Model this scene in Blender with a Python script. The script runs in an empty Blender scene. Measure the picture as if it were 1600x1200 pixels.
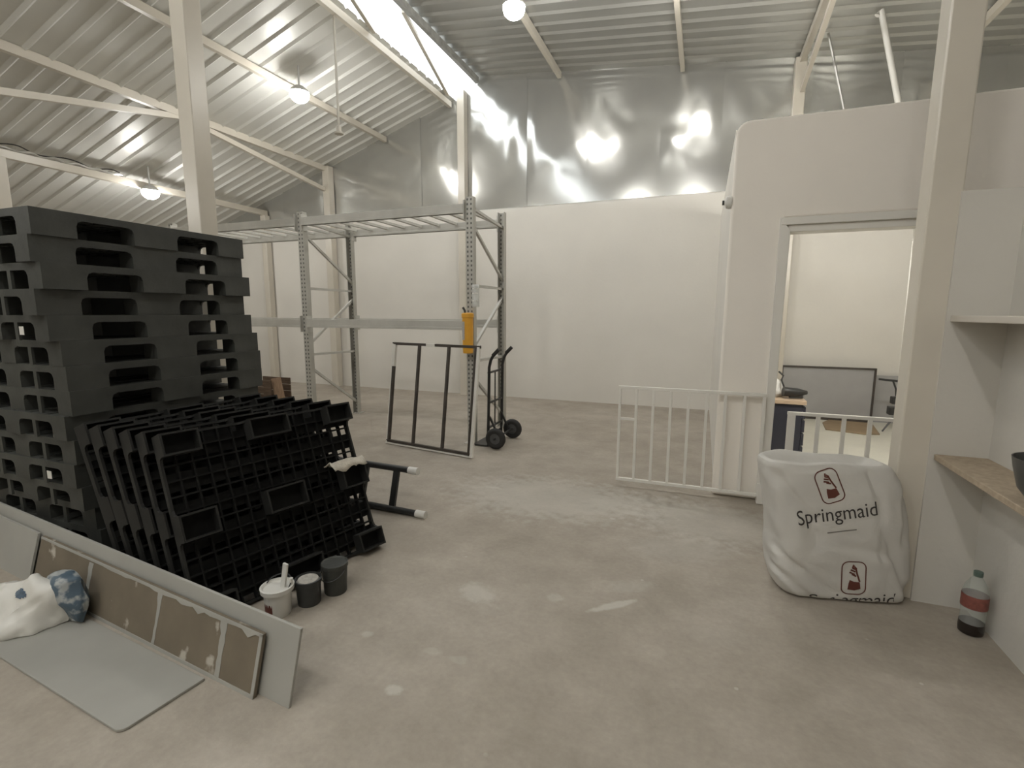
import bpy, bmesh, math, random
from mathutils import Vector, Matrix, noise
from mathutils.bvhtree import BVHTree

S = bpy.context.scene
COL = S.collection
random.seed(7)
R = math.radians

# ------------------------------------------------------------------ camera
F_PX, PITCH, YAW, ROLL, EYE = 772.56, 0.14353, 0.36697, 0.00276, 1.5
cam_data = bpy.data.cameras.new('camera')
cam_data.sensor_fit = 'HORIZONTAL'
cam_data.sensor_width = 36.0
cam_data.lens = F_PX / 1600.0 * 36.0
cam_data.clip_start = 0.05
cam = bpy.data.objects.new('camera', cam_data)
COL.objects.link(cam)
_r1 = Matrix(((math.cos(YAW), 0, math.sin(YAW)), (0, 1, 0), (-math.sin(YAW), 0, math.cos(YAW))))
_r2 = Matrix(((1, 0, 0), (0, math.cos(PITCH), -math.sin(PITCH)), (0, math.sin(PITCH), math.cos(PITCH))))
_r3 = Matrix(((math.cos(ROLL), -math.sin(ROLL), 0), (math.sin(ROLL), math.cos(ROLL), 0), (0, 0, 1)))
_R = _r3 @ _r2 @ _r1
def _w(v): return Vector((v[0], v[2], -v[1]))
_x, _y, _z = _w(_R[0]), -_w(_R[1]), -_w(_R[2])
cam.matrix_world = Matrix(((_x.x, _y.x, _z.x, 0), (_x.y, _y.y, _z.y, 0), (_x.z, _y.z, _z.z, EYE), (0, 0, 0, 1)))
S.camera = cam

# ------------------------------------------------------------------ world, colour management
world = bpy.data.worlds.new('overcast_sky'); S.world = world
world.use_nodes = True
wn = world.node_tree.nodes; wn.clear()
bg = wn.new('ShaderNodeBackground'); wo = wn.new('ShaderNodeOutputWorld')
bg.inputs['Color'].default_value = (0.93, 0.97, 1.0, 1); bg.inputs['Strength'].default_value = 5.0
world.node_tree.links.new(bg.outputs[0], wo.inputs[0])
S.view_settings.view_transform = 'Standard'
S.view_settings.look = 'None'
S.view_settings.gamma = 1.0
S.view_settings.exposure = 0.0
S.view_settings.use_curve_mapping = False
S.cycles.use_denoising = True
S.cycles.max_bounces = 10
S.cycles.diffuse_bounces = 6
S.cycles.glossy_bounces = 4
S.cycles.sample_clamp_indirect = 8.0
S.cycles.use_light_tree = True
LAMP_STRENGTH = 165.0
ROOM_LAMP_STRENGTH = 270.0

# ------------------------------------------------------------------ materials
def mat(name, color, rough=0.6, metal=0.0, var=0.0, vscale=6.0, bump=0.0, bscale=40.0, spec=0.5, coat=0.0, stretch=(1, 1, 1)):
    m = bpy.data.materials.new(name); m.use_nodes = True
    nt = m.node_tree; b = nt.nodes['Principled BSDF']
    b.inputs['Base Color'].default_value = (*color, 1)
    b.inputs['Roughness'].default_value = rough
    b.inputs['Metallic'].default_value = metal
    b.inputs['Specular IOR Level'].default_value = spec
    b.inputs['Coat Weight'].default_value = coat
    tc = nt.nodes.new('ShaderNodeTexCoord')
    mp = nt.nodes.new('ShaderNodeMapping'); mp.inputs['Scale'].default_value = stretch
    nt.links.new(tc.outputs['Object'], mp.inputs['Vector'])
    if var:
        n = nt.nodes.new('ShaderNodeTexNoise'); n.inputs['Scale'].default_value = vscale; n.inputs['Detail'].default_value = 5
        nt.links.new(mp.outputs[0], n.inputs['Vector'])
        cr = nt.nodes.new('ShaderNodeValToRGB')
        cr.color_ramp.elements[0].position = 0.3; cr.color_ramp.elements[1].position = 0.7
        cr.color_ramp.elements[0].color = (*[c * (1 - var) for c in color], 1)
        cr.color_ramp.elements[1].color = (*[min(1, c * (1 + var)) for c in color], 1)
        nt.links.new(n.outputs['Fac'], cr.inputs[0]); nt.links.new(cr.outputs[0], b.inputs['Base Color'])
    if bump:
        n2 = nt.nodes.new('ShaderNodeTexNoise'); n2.inputs['Scale'].default_value = bscale; n2.inputs['Detail'].default_value = 4
        nt.links.new(mp.outputs[0], n2.inputs['Vector'])
        bp = nt.nodes.new('ShaderNodeBump'); bp.inputs['Strength'].default_value = bump; bp.inputs['Distance'].default_value = 0.01
        nt.links.new(n2.outputs['Fac'], bp.inputs['Height']); nt.links.new(bp.outputs[0], b.inputs['Normal'])
    return m

def emit(name, color, strength):
    m = bpy.data.materials.new(name); m.use_nodes = True
    nt = m.node_tree; nt.nodes.clear()
    e = nt.nodes.new('ShaderNodeEmission'); o = nt.nodes.new('ShaderNodeOutputMaterial')
    e.inputs[0].default_value = (*color, 1); e.inputs[1].default_value = strength
    nt.links.new(e.outputs[0], o.inputs[0]); return m

M = {}
M['plaster'] = mat('white_plaster', (0.68, 0.655, 0.605), 0.75, var=0.03, vscale=1.5, bump=0.15, bscale=30)
M['plaster_niche'] = mat('darker_plaster', (0.56, 0.54, 0.495), 0.75, var=0.03, vscale=1.5, bump=0.15, bscale=30)  # the white plaster in a lower tone, for the niche partition
M['plaster_warm'] = mat('warm_white_plaster', (0.85, 0.805, 0.74), 0.7, var=0.035, vscale=1.2, bump=0.15, bscale=25)
M['cream_paint'] = mat('cream_steel_paint', (0.58, 0.54, 0.465), 0.3, var=0.04, vscale=3)
M['old_steel'] = mat('weathered_steel', (0.34, 0.34, 0.32), 0.5, 0.2, var=0.2, vscale=10)
M['white_paint'] = mat('white_enamel', (0.74, 0.72, 0.67), 0.35, var=0.03, vscale=5)
M['galv'] = mat('galvanized_sheet', (0.56, 0.56, 0.535), 0.15, 0.72, var=0.05, vscale=2.0)
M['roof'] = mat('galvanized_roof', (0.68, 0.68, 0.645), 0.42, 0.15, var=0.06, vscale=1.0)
M['roof_right'] = mat('darker_galvanized_roof', (0.42, 0.42, 0.395), 0.36, 0.6, var=0.06, vscale=1.0)  # darker, more metallic sheet for the right slope
M['rack_grey'] = mat('rack_grey_paint', (0.52, 0.51, 0.47), 0.45, 0.1, var=0.06, vscale=8)
M['pallet'] = mat('black_plastic', (0.044, 0.046, 0.041), 0.55, var=0.35, vscale=5, bump=0.1, bscale=60)
M['pallet_edge_lit'] = mat('edge_lit_black_plastic', (0.018, 0.018, 0.0165), 0.65, var=0.35, vscale=5, spec=0.3)  # same plastic, painted lighter where rims and feet catch the light
M['pallet_shaded'] = mat('shaded_black_plastic', (0.007, 0.007, 0.0065), 0.75, var=0.35, vscale=5, spec=0.2)  # same plastic, painted darker as the shade among the leaning ribs
M['black_steel'] = mat('black_steel', (0.025, 0.025, 0.024), 0.4, 0.0, var=0.3, vscale=8)
M['frame_brown'] = mat('dark_primer_steel', (0.06, 0.05, 0.042), 0.5, 0.1, var=0.3, vscale=9)
M['rubber'] = mat('black_rubber', (0.022, 0.021, 0.02), 0.7)
M['hub'] = mat('grey_hub', (0.10, 0.10, 0.10), 0.5, 0.3)
M['yellow'] = mat('yellow_paint', (0.72, 0.36, 0.035), 0.4, var=0.05, vscale=10)
M['label_grey'] = mat('faded_label', (0.42, 0.40, 0.36), 0.6, var=0.2, vscale=60)
M['white_plastic'] = mat('white_plastic', (0.66, 0.65, 0.61), 0.4, var=0.04, vscale=12)
M['plaster_mix'] = mat('dried_plaster_mix', (0.42, 0.40, 0.36), 0.9, var=0.25, vscale=30, bump=0.6, bscale=60)
M['dark_plastic'] = mat('dark_grey_plastic', (0.035, 0.037, 0.037), 0.5, var=0.25, vscale=14)
M['red_print'] = mat('dark_red_print', (0.11, 0.03, 0.02), 0.6)
M['black_print'] = mat('black_print', (0.035, 0.03, 0.028), 0.6)
M['grey_print'] = mat('grey_print', (0.20, 0.19, 0.17), 0.6)
M['blue_print'] = mat('blue_print', (0.08, 0.12, 0.17), 0.5, var=0.3, vscale=40)
M['board_white'] = mat('gypsum_face', (0.335, 0.33, 0.30), 0.8, var=0.06, vscale=3)
M['rag'] = mat('grubby_cloth', (0.50, 0.46, 0.39), 0.9, var=0.15, vscale=30, bump=0.5, bscale=120)
M['wood_dark'] = mat('dark_wood', (0.10, 0.065, 0.042), 0.7, var=0.3, vscale=8, stretch=(1, 8, 8))
M['wood_light'] = mat('light_wood', (0.30, 0.20, 0.13), 0.7, var=0.2, vscale=8, stretch=(6, 6, 1))
M['chipboard'] = mat('chipboard', (0.36, 0.29, 0.21), 0.7, var=0.15, vscale=40)
M['shelf_paint'] = mat('shelf_paint', (0.52, 0.48, 0.42), 0.6)
M['navy'] = mat('dark_navy_laminate', (0.022, 0.023, 0.035), 0.45)
M['tan'] = mat('tan_laminate', (0.45, 0.34, 0.24), 0.5)
M['cardboard'] = mat('cardboard', (0.26, 0.19, 0.115), 0.85, var=0.08, vscale=10)
M['board_grey'] = mat('grey_board', (0.34, 0.335, 0.33), 0.55, var=0.03)
M['room_floor'] = mat('cream_floor', (0.62, 0.60, 0.52), 0.45, var=0.03)
M['steel_bowl'] = mat('steel_bowl', (0.13, 0.13, 0.125), 0.35, 0.7)
M['cord'] = mat('cream_cord', (0.45, 0.42, 0.36), 0.5)
M['grey_pipe'] = mat('galvanized_pipe', (0.55, 0.54, 0.51), 0.35, 0.7)
M['white_pipe'] = mat('white_pipe', (0.62, 0.61, 0.57), 0.4)
M['cola'] = mat('dark_liquid', (0.015, 0.01, 0.008), 0.15)
M['blue_white'] = mat('blue_and_white_film', (0.09, 0.13, 0.18), 0.5)
_nt = M['blue_white'].node_tree; _b = _nt.nodes['Principled BSDF']; _n = _nt.nodes.new('ShaderNodeTexNoise'); _n.inputs['Scale'].default_value = 16; _n.inputs['Detail'].default_value = 3
_r = _nt.nodes.new('ShaderNodeValToRGB'); _r.color_ramp.elements[0].position = 0.47; _r.color_ramp.elements[0].color = (0.075, 0.115, 0.155, 1); _r.color_ramp.elements[1].position = 0.56; _r.color_ramp.elements[1].color = (0.36, 0.38, 0.38, 1)
_nt.links.new(_nt.nodes['Texture Coordinate'].outputs['Object'], _n.inputs['Vector']); _nt.links.new(_n.outputs['Fac'], _r.inputs[0]); _nt.links.new(_r.outputs[0], _b.inputs['Base Color'])
M['red_label'] = mat('red_label', (0.20, 0.065, 0.05), 0.5, var=0.2, vscale=60)
M['green_cap'] = mat('green_grey_cap', (0.09, 0.13, 0.11), 0.4)
M['lamp_glass'] = emit('lamp_glow', (1.0, 0.98, 0.935), LAMP_STRENGTH)
M['tube_glow'] = emit('tube_glow', (1.0, 0.97, 0.90), ROOM_LAMP_STRENGTH)
M['lamp_body'] = mat('lamp_body', (0.55, 0.55, 0.53), 0.4)

def concrete():
    m = bpy.data.materials.new('stained_concrete'); m.use_nodes = True
    nt = m.node_tree; N = nt.nodes; L = nt.links; b = N['Principled BSDF']
    tc = N.new('ShaderNodeTexCoord')
    def nz(scale, detail=6, rough=0.6, vec=None):
        n = N.new('ShaderNodeTexNoise'); n.inputs['Scale'].default_value = scale; n.inputs['Detail'].default_value = detail
        n.inputs['Roughness'].default_value = rough
        L.new(vec or tc.outputs['Object'], n.inputs['Vector']); return n
    def ramp(src, p0, p1, c0, c1):
        r = N.new('ShaderNodeValToRGB'); r.color_ramp.elements[0].position = p0; r.color_ramp.elements[1].position = p1
        r.color_ramp.elements[0].color = c0; r.color_ramp.elements[1].color = c1; L.new(src, r.inputs[0]); return r.outputs[0]
    def mix(a, c, fac, blend='MIX'):
        x = N.new('ShaderNodeMix'); x.data_type = 'RGBA'; x.blend_type = blend
        for s, v in ((x.inputs['Factor'], fac), (x.inputs['A'], a), (x.inputs['B'], c)):
            if hasattr(v, 'is_output'): L.new(v, s)
            else: s.default_value = v
        return x.outputs['Result']
    k = lambda r, g, bb: (r, g, bb, 1)
    base = ramp(nz(0.55, 8, 0.62).outputs['Fac'], 0.36, 0.66, k(0.335, 0.295, 0.245), k(0.43, 0.39, 0.335))
    col = mix(base, ramp(nz(3.2, 8, 0.65).outputs['Fac'], 0.35, 0.7, k(0.83, 0.82, 0.80), k(1.08, 1.08, 1.08)), 1.0, 'MULTIPLY')
    fine = ramp(nz(38, 4).outputs['Fac'], 0.3, 0.7, k(0.93, 0.93, 0.93), k(1.05, 1.05, 1.05))
    col = mix(col, fine, 1.0, 'MULTIPLY')
    # sparse pale plaster specks
    vor = N.new('ShaderNodeTexVoronoi'); vor.inputs['Scale'].default_value = 5.5; L.new(tc.outputs['Object'], vor.inputs['Vector'])
    spk = ramp(vor.outputs['Distance'], 0.035, 0.06, k(1, 1, 1), k(0, 0, 0))
    gate = ramp(nz(1.3, 3).outputs['Fac'], 0.48, 0.60, k(0, 0, 0), k(0.8, 0.8, 0.8))
    spm = mix(spk, gate, 1.0, 'MULTIPLY')
    col = mix(col, k(0.60, 0.58, 0.53), spm)
    # pale scuffed dust
    dust = ramp(nz(1.7, 9, 0.7).outputs['Fac'], 0.60, 0.74, k(0, 0, 0), k(0.22, 0.22, 0.22))
    col = mix(col, k(0.58, 0.56, 0.51), dust)
    # two broad pale patches, then single paint and plaster spills (cx, cy, rx, ry, angle, strength)
    distort = nz(13, 5)
    pale_marks = [(-1.1, 3.75, 0.95, 0.55, 0.1, 0.30), (0.1, 3.7, 0.6, 0.45, 0.0, 0.25), (-1.06, 2.25, 0.14, 0.085, -0.35, 0.33), (-0.36, 2.40, 0.17, 0.03, 0.75, 0.5), (-0.30, 2.62, 0.16, 0.07, 0.5, 0.18),
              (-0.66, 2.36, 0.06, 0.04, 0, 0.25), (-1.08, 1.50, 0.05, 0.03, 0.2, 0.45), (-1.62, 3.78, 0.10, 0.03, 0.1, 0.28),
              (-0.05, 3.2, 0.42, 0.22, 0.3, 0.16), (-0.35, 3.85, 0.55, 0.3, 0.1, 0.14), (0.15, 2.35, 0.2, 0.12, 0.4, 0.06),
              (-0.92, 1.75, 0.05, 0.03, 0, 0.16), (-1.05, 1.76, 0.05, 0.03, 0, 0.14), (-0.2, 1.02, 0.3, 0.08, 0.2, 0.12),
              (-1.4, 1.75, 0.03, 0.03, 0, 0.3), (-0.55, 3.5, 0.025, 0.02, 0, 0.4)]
    sep = N.new('ShaderNodeSeparateXYZ'); L.new(tc.outputs['Object'], sep.inputs[0])
    def mth(op, a, c=None):
        x = N.new('ShaderNodeMath'); x.operation = op
        for i, v in enumerate((a, c)):
            if v is None: continue
            if hasattr(v, 'is_output'): L.new(v, x.inputs[i])
            else: x.inputs[i].default_value = v
        return x.outputs[0]
    for cx, cy, rx, ry, an, st in pale_marks:
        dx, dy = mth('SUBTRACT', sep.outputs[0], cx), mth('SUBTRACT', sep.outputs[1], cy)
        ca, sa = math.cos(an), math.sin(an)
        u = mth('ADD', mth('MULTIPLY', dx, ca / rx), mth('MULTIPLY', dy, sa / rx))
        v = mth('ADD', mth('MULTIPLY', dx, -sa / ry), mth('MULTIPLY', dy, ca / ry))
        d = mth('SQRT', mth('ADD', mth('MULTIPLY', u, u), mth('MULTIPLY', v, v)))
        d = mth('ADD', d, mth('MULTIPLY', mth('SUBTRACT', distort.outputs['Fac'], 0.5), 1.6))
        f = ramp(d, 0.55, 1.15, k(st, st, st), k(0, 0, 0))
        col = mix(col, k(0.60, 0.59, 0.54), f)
    # a hairline crack by the door
    L.new(col, b.inputs['Base Color'])
    rr = ramp(nz(2.2).outputs['Fac'], 0.3, 0.7, k(0.5, 0.5, 0.5), k(0.72, 0.72, 0.72)); L.new(rr, b.inputs['Roughness'])
    bp = N.new('ShaderNodeBump'); bp.inputs['Strength'].default_value = 0.25; bp.inputs['Distance'].default_value = 0.01
    L.new(nz(14, 7).outputs['Fac'], bp.inputs['Height']); L.new(bp.outputs[0], b.inputs['Normal'])
    return m
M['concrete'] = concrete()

def drywall_back():
    m = mat('brown_drywall_paper', (0.165, 0.138, 0.10), 0.85, var=0.12, vscale=5)
    nt = m.node_tree; N = nt.nodes; L = nt.links; b = N['Principled BSDF']
    src = b.inputs['Base Color'].links[0].from_socket
    tc = N.new('ShaderNodeTexCoord'); n = N.new('ShaderNodeTexNoise'); n.inputs['Scale'].default_value = 9; n.inputs['Detail'].default_value = 8
    L.new(tc.outputs['Object'], n.inputs['Vector'])
    r = N.new('ShaderNodeValToRGB'); r.color_ramp.elements[0].position = 0.62; r.color_ramp.elements[1].position = 0.70
    L.new(n.outputs['Fac'], r.inputs[0])
    x = N.new('ShaderNodeMix'); x.data_type = 'RGBA'; L.new(r.outputs[0], x.inputs['Factor']); L.new(src, x.inputs['A'])
    x.inputs['B'].default_value = (0.45, 0.42, 0.36, 1); L.new(x.outputs['Result'], b.inputs['Base Color'])
    return m
M['drywall_brown'] = drywall_back()

def perforated():
    m = mat('perforated_upright', (0.36, 0.35, 0.32), 0.45, 0.3)
    nt = m.node_tree; N = nt.nodes; L = nt.links; b = N['Principled BSDF']
    tc = N.new('ShaderNodeTexCoord'); sp = N.new('ShaderNodeSeparateXYZ'); L.new(tc.outputs['Object'], sp.inputs[0])
    def mth(op, a, c=0.0, d=None):
        x = N.new('ShaderNodeMath'); x.operation = op
        for i, v in enumerate((a, c)):
            if hasattr(v, 'is_output'): L.new(v, x.inputs[i])
            else: x.inputs[i].default_value = v
        return x.outputs[0]
    fz = mth('FRACT', mth('MULTIPLY', sp.outputs[2], 20.0))
    hz = mth('LESS_THAN', fz, 0.45)
    hx = mth('LESS_THAN', mth('ABSOLUTE', mth('SUBTRACT', mth('ABSOLUTE', sp.outputs[0]), 0.022)), 0.009)
    f = mth('MULTIPLY', hz, hx)
    x = N.new('ShaderNodeMix'); x.data_type = 'RGBA'; L.new(f, x.inputs['Factor'])
    x.inputs['A'].default_value = (0.46, 0.45, 0.41, 1); x.inputs['B'].default_value = (0.12, 0.118, 0.11, 1)
    L.new(x.outputs['Result'], b.inputs['Base Color']); return m
M['upright'] = perforated()

def woven_sack():
    m = mat('white_woven_sack', (0.56, 0.545, 0.51), 0.55, var=0.06, vscale=4)
    nt = m.node_tree; N = nt.nodes; L = nt.links; b = N['Principled BSDF']
    tc = N.new('ShaderNodeTexCoord'); n = N.new('ShaderNodeTexNoise'); n.inputs['Scale'].default_value = 7; n.inputs['Detail'].default_value = 3
    n.inputs['Distortion'].default_value = 0.6
    L.new(tc.outputs['Object'], n.inputs['Vector'])
    bp = N.new('ShaderNodeBump'); bp.inputs['Strength'].default_value = 0.3; bp.inputs['Distance'].default_value = 0.03
    L.new(n.outputs['Fac'], bp.inputs['Height']); L.new(bp.outputs[0], b.inputs['Normal']); return m
M['sack'] = woven_sack()

def clear(name, tint, rough=0.05, mixf=0.75):
    m = bpy.data.materials.new(name); m.use_nodes = True; nt = m.node_tree; nt.nodes.clear()
    t = nt.nodes.new('ShaderNodeBsdfTransparent'); t.inputs[0].default_value = (*tint, 1)
    g = nt.nodes.new('ShaderNodeBsdfPrincipled'); g.inputs['Base Color'].default_value = (*tint, 1); g.inputs['Roughness'].default_value = rough
    x = nt.nodes.new('ShaderNodeMixShader'); x.inputs[0].default_value = 1 - mixf
    o = nt.nodes.new('ShaderNodeOutputMaterial')
    nt.links.new(t.outputs[0], x.inputs[1]); nt.links.new(g.outputs[0], x.inputs[2]); nt.links.new(x.outputs[0], o.inputs[0]); return m
M['clear_plastic'] = clear('clear_plastic', (0.85, 0.86, 0.84), 0.2, 0.45)
M['pet'] = clear('clear_bottle', (0.84, 0.86, 0.84), 0.1, 0.8)

def skylight():
    m = bpy.data.materials.new('translucent_skylight'); m.use_nodes = True; nt = m.node_tree; nt.nodes.clear()
    t = nt.nodes.new('ShaderNodeBsdfTranslucent'); t.inputs[0].default_value = (0.9, 0.9, 0.88, 1)
    g = nt.nodes.new('ShaderNodeBsdfTransparent')
    x = nt.nodes.new('ShaderNodeMixShader'); x.inputs[0].default_value = 0.4
    o = nt.nodes.new('ShaderNodeOutputMaterial')
    nt.links.new(t.outputs[0], x.inputs[1]); nt.links.new(g.outputs[0], x.inputs[2]); nt.links.new(x.outputs[0], o.inputs[0]); return m
M['skylight'] = skylight()

# ------------------------------------------------------------------ mesh helpers
class MB:
    def __init__(s): s.v = []; s.f = []
    def add(s, vs, fs):
        o = len(s.v); s.v += [Vector(v) for v in vs]; s.f += [tuple(i + o for i in f) for f in fs]; return s
    def box(s, x0, x1, y0, y1, z0, z1):
        return s.add([(x0, y0, z0), (x1, y0, z0), (x1, y1, z0), (x0, y1, z0), (x0, y0, z1), (x1, y0, z1), (x1, y1, z1), (x0, y1, z1)],
                     [(0, 3, 2, 1), (4, 5, 6, 7), (0, 1, 5, 4), (1, 2, 6, 5), (2, 3, 7, 6), (3, 0, 4, 7)])
    def bar(s, p, q, w, h, up=(0, 0, 1)):
        p, q = Vector(p), Vector(q); d = (q - p).normalized(); up = Vector(up)
        if abs(d.dot(up)) > 0.99: up = Vector((0, 1, 0))
        a = d.cross(up).normalized(); b = a.cross(d).normalized()
        vs = [c + a * (sx * w / 2) + b * (sy * h / 2) for c in (p, q) for sx, sy in ((-1, -1), (1, -1), (1, 1), (-1, 1))]
        return s.add(vs, [(0, 1, 2, 3), (7, 6, 5, 4), (0, 4, 5, 1), (1, 5, 6, 2), (2, 6, 7, 3), (3, 7, 4, 0)])
    def tube(s, pts, r, n=8, caps=True):
        pts = [Vector(p) for p in pts]; rings = []
        ref = None
        for i, p in enumerate(pts):
            d = (pts[min(i + 1, len(pts) - 1)] - pts[max(i - 1, 0)]).normalized()
            if ref is None:
                ref = d.orthogonal().normalized()
            ref = (ref - d * ref.dot(d)).normalized(); b = d.cross(ref)
            rr = r[i] if isinstance(r, (list, tuple)) else r
            rings.append([p + (ref * math.cos(t) + b * math.sin(t)) * rr for t in [2 * math.pi * k / n for k in range(n)]])
        vs = [v for g in rings for v in g]; fs = []
        for i in range(len(pts) - 1):
            for k in range(n):
                a, b2 = i * n + k, i * n + (k + 1) % n
                fs.append((a, b2, b2 + n, a + n))
        if caps:
            fs.append(tuple(reversed(range(n)))); fs.append(tuple(range((len(pts) - 1) * n, len(pts) * n)))
        return s.add(vs, fs)
    def lathe(s, prof, c=(0, 0, 0), n=20, axis='Z', cap0=True, cap1=True):
        c = Vector(c); vs = []
        for r, z in prof:
            for k in range(n):
                t = 2 * math.pi * k / n
                v = Vector((r * math.cos(t), r * math.sin(t), z))
                if axis == 'Y': v = Vector((v.x, v.z, -v.y))
                if axis == 'X': v = Vector((v.z, v.y, -v.x))
                vs.append(c + v)
        fs = []
        for i in range(len(prof) - 1):
            for k in range(n):
                a, b = i * n + k, i * n + (k + 1) % n
                fs.append((a, b, b + n, a + n))
        if cap0: fs.append(tuple(reversed(range(n))))
        if cap1: fs.append(tuple(range((len(prof) - 1) * n, len(prof) * n)))
        return s.add(vs, fs)
    def extrude(s, poly, d):
        """closed polygon (3D points) extruded along vector d"""
        n = len(poly); d = Vector(d); P = [Vector(p) for p in poly]
        return s.add(P + [p + d for p in P], [tuple(range(n)), tuple(reversed(range(n, 2 * n)))] +
                     [(i, i + n, (i + 1) % n + n, (i + 1) % n) for i in range(n)])
    def mesh(s, name, material, smooth=False):
        me = bpy.data.meshes.new(name); me.from_pydata([tuple(v) for v in s.v], [], s.f)
        bm = bmesh.new(); bm.from_mesh(me); bmesh.ops.recalc_face_normals(bm, faces=bm.faces); bm.to_mesh(me); bm.free()
        if smooth:
            for p in me.polygons: p.use_smooth = True
            try: me.set_sharp_from_angle(angle=R(40))
            except Exception: pass
        me.materials.append(M[material] if isinstance(material, str) else material); me.update(); return me
    def build(s, name, material, parent=None, smooth=False, bevel=0.0, seg=2):
        if parent is not None and not parent.get('_local'):
            o = world_loc(parent)
            s.v = [v - o for v in s.v]
        ob = bpy.data.objects.new(name, s.mesh(name, material, smooth)); COL.objects.link(ob)
        if parent is not None: ob.parent = parent
        if parent is not None and parent.get('_local'): ob['_local'] = 1
        if bevel:
            b = ob.modifiers.new('bevel', 'BEVEL'); b.width = bevel; b.segments = seg; b.limit_method = 'ANGLE'; b.angle_limit = R(40)
        return ob
def world_loc(o):
    v = Vector((0, 0, 0))
    while o is not None: v += o.location; o = o.parent
    return v
def tag(o, label, cat=None, group=None, kind=None):
    o['label'] = label
    if cat: o['category'] = cat
    if group: o['group'] = group
    if kind: o['kind'] = kind
    return o
def thing(name, label, cat, loc=(0, 0, 0), group=None, local=False):
    o = bpy.data.objects.new(name, None); COL.objects.link(o); o.location = loc; o.empty_display_size = 0.1
    if local: o['_local'] = 1
    return tag(o, label, cat, group)
def struct(o, label=None):
    o['kind'] = 'structure'
    if label: o['label'] = label
    return o
def sempty(name, label, loc=(0, 0, 0)):
    o = bpy.data.objects.new(name, None); COL.objects.link(o); o.location = loc; o.empty_display_size = 0.1
    return struct(o, label)
def rebase(ob, p):
    """move a mesh object's origin to world point p, keeping its shape in place"""
    p = Vector(p)
    ob.data.transform(Matrix.Translation(-p)); ob.location = p; return ob

# ------------------------------------------------------------------ the hall's shell
YB = 8.18
ZL = lambda x: 4.70 + 0.312 * (x + 5.62)
ZR = lambda x: 5.43 - 0.105 * (x + 3.76)
XL_EDGE, XR_EDGE = -4.22, -3.80
XMIN, XMAX, YMIN = -12.4, 5.2, -4.5
WALL_H = 3.285

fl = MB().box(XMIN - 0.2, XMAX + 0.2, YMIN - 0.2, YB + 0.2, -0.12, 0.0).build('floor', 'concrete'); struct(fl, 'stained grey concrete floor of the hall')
rf = MB().box(0.28, 5.1, 4.42, YB - 0.01, 0.0, 0.004).build('floor_room', 'room_floor'); struct(rf, 'pale cream floor inside the lit room')

wb = MB().box(XMIN - 0.2, XMAX + 0.2, YB, YB + 0.18, 0, WALL_H).build('wall_back', 'plaster'); struct(wb, 'white plastered back wall with metal sheets above')
# buckled galvanised sheets above the plaster, one object each
edges = [XMIN, -11.2, -10.1, -9.1, -8.16, -7.19, -6.05, -4.95, -4.09, -2.93, -1.88, -0.81, 0.09, 1.15, 2.2, 3.2, 4.2, XMAX]
for i in range(len(edges) - 1):
    x0, x1 = edges[i], edges[i + 1] + 0.05
    nx, nz = 26, 40
    vs, fs = [], []
    off = -0.012 if i % 2 else -0.022
    seed = i * 13.7
    cxs = [(random.uniform(x0, x1), random.uniform(WALL_H, 4.6), random.uniform(0.22, 0.45), random.uniform(-0.05, 0.05)) for _ in range(4)]
    for a in range(nx + 1):
        x = x0 + (x1 - x0) * a / nx
        if x < XL_EDGE: zt = ZL(x)
        elif x > XR_EDGE: zt = ZR(x)
        else:
            t = (x - XL_EDGE) / (XR_EDGE - XL_EDGE); zt = ZL(XL_EDGE) * (1 - t) + ZR(XR_EDGE) * t
        zt = max(zt + 0.03, WALL_H + 0.05)
        for b in range(nz + 1):
            t = b / nz
            z = (WALL_H - 0.02) * (1 - t) + zt * t
            env = math.sin(math.pi * min(1, max(0, t)))
            ex = min(1, 6 * (x - x0), 6 * (x1 - x)) * 0.8 + 0.2
            tb = min(1, t / 0.55); env *= ex * tb * tb * (3 - 2 * tb)
            d = 0.026 * noise.noise(Vector((x * 0.9 + seed, z * 0.8, 1.3))) * env + 0.010 * noise.noise(Vector((x * 2.4 + seed, z * 1.8, 7.1))) * env
            q1 = noise.noise(Vector((x * 1.1 + seed + z * 0.5, z * 0.9 - x * 0.4, 3.7)))
            d += 0.020 * max(0, 0.22 - abs(q1)) * env * 2.0 + 0.004 * noise.noise(Vector((x * 5 + seed, z * 4, 2))) * env
            for (bx, bz, br, ba) in cxs:
                rr = ((x - bx) ** 2 + ((z - bz) * 0.8) ** 2) / (br * br)
                d += ba * 0.55 * math.exp(-rr * 1.6) * env
            vs.append((x, YB + off - 0.012 * env + d * 0.8, z))
    for a in range(nx):
        for b in range(nz):
            p = a * (nz + 1) + b
            fs.append((p, p + nz + 1, p + nz + 2, p + 1))
    m = MB().add(vs, fs)
    o = m.build('cladding_sheet', 'galv', wb, smooth=True)
    so = o.modifiers.new('thickness', 'SOLIDIFY'); so.thickness = 0.0015
    es = o.modifiers.new('edges', 'EDGE_SPLIT'); es.split_angle = R(35)

wl = MB().box(XMIN - 0.2, XMIN, YMIN, YB, 0, 2.72).build('wall_left', 'plaster'); struct(wl, 'plastered left wall of the hall')
wr = MB().box(XMAX, XMAX + 0.2, YMIN, YB, 0, 4.6).build('wall_right', 'plaster'); struct(wr, 'plastered right wall of the hall')
wf = MB().extrude([(XMIN - 0.2, YMIN - 0.18, 0), (XMAX + 0.2, YMIN - 0.18, 0), (XMAX + 0.2, YMIN - 0.18, ZR(XMAX)), (XR_EDGE, YMIN - 0.18, ZR(XR_EDGE)),
                   (XL_EDGE, YMIN - 0.18, ZL(XL_EDGE)), (XMIN - 0.2, YMIN - 0.18, ZL(XMIN))], (0, 0.18, 0)).build('wall_front', 'plaster')
struct(wf, 'plastered wall behind the viewer')

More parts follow.
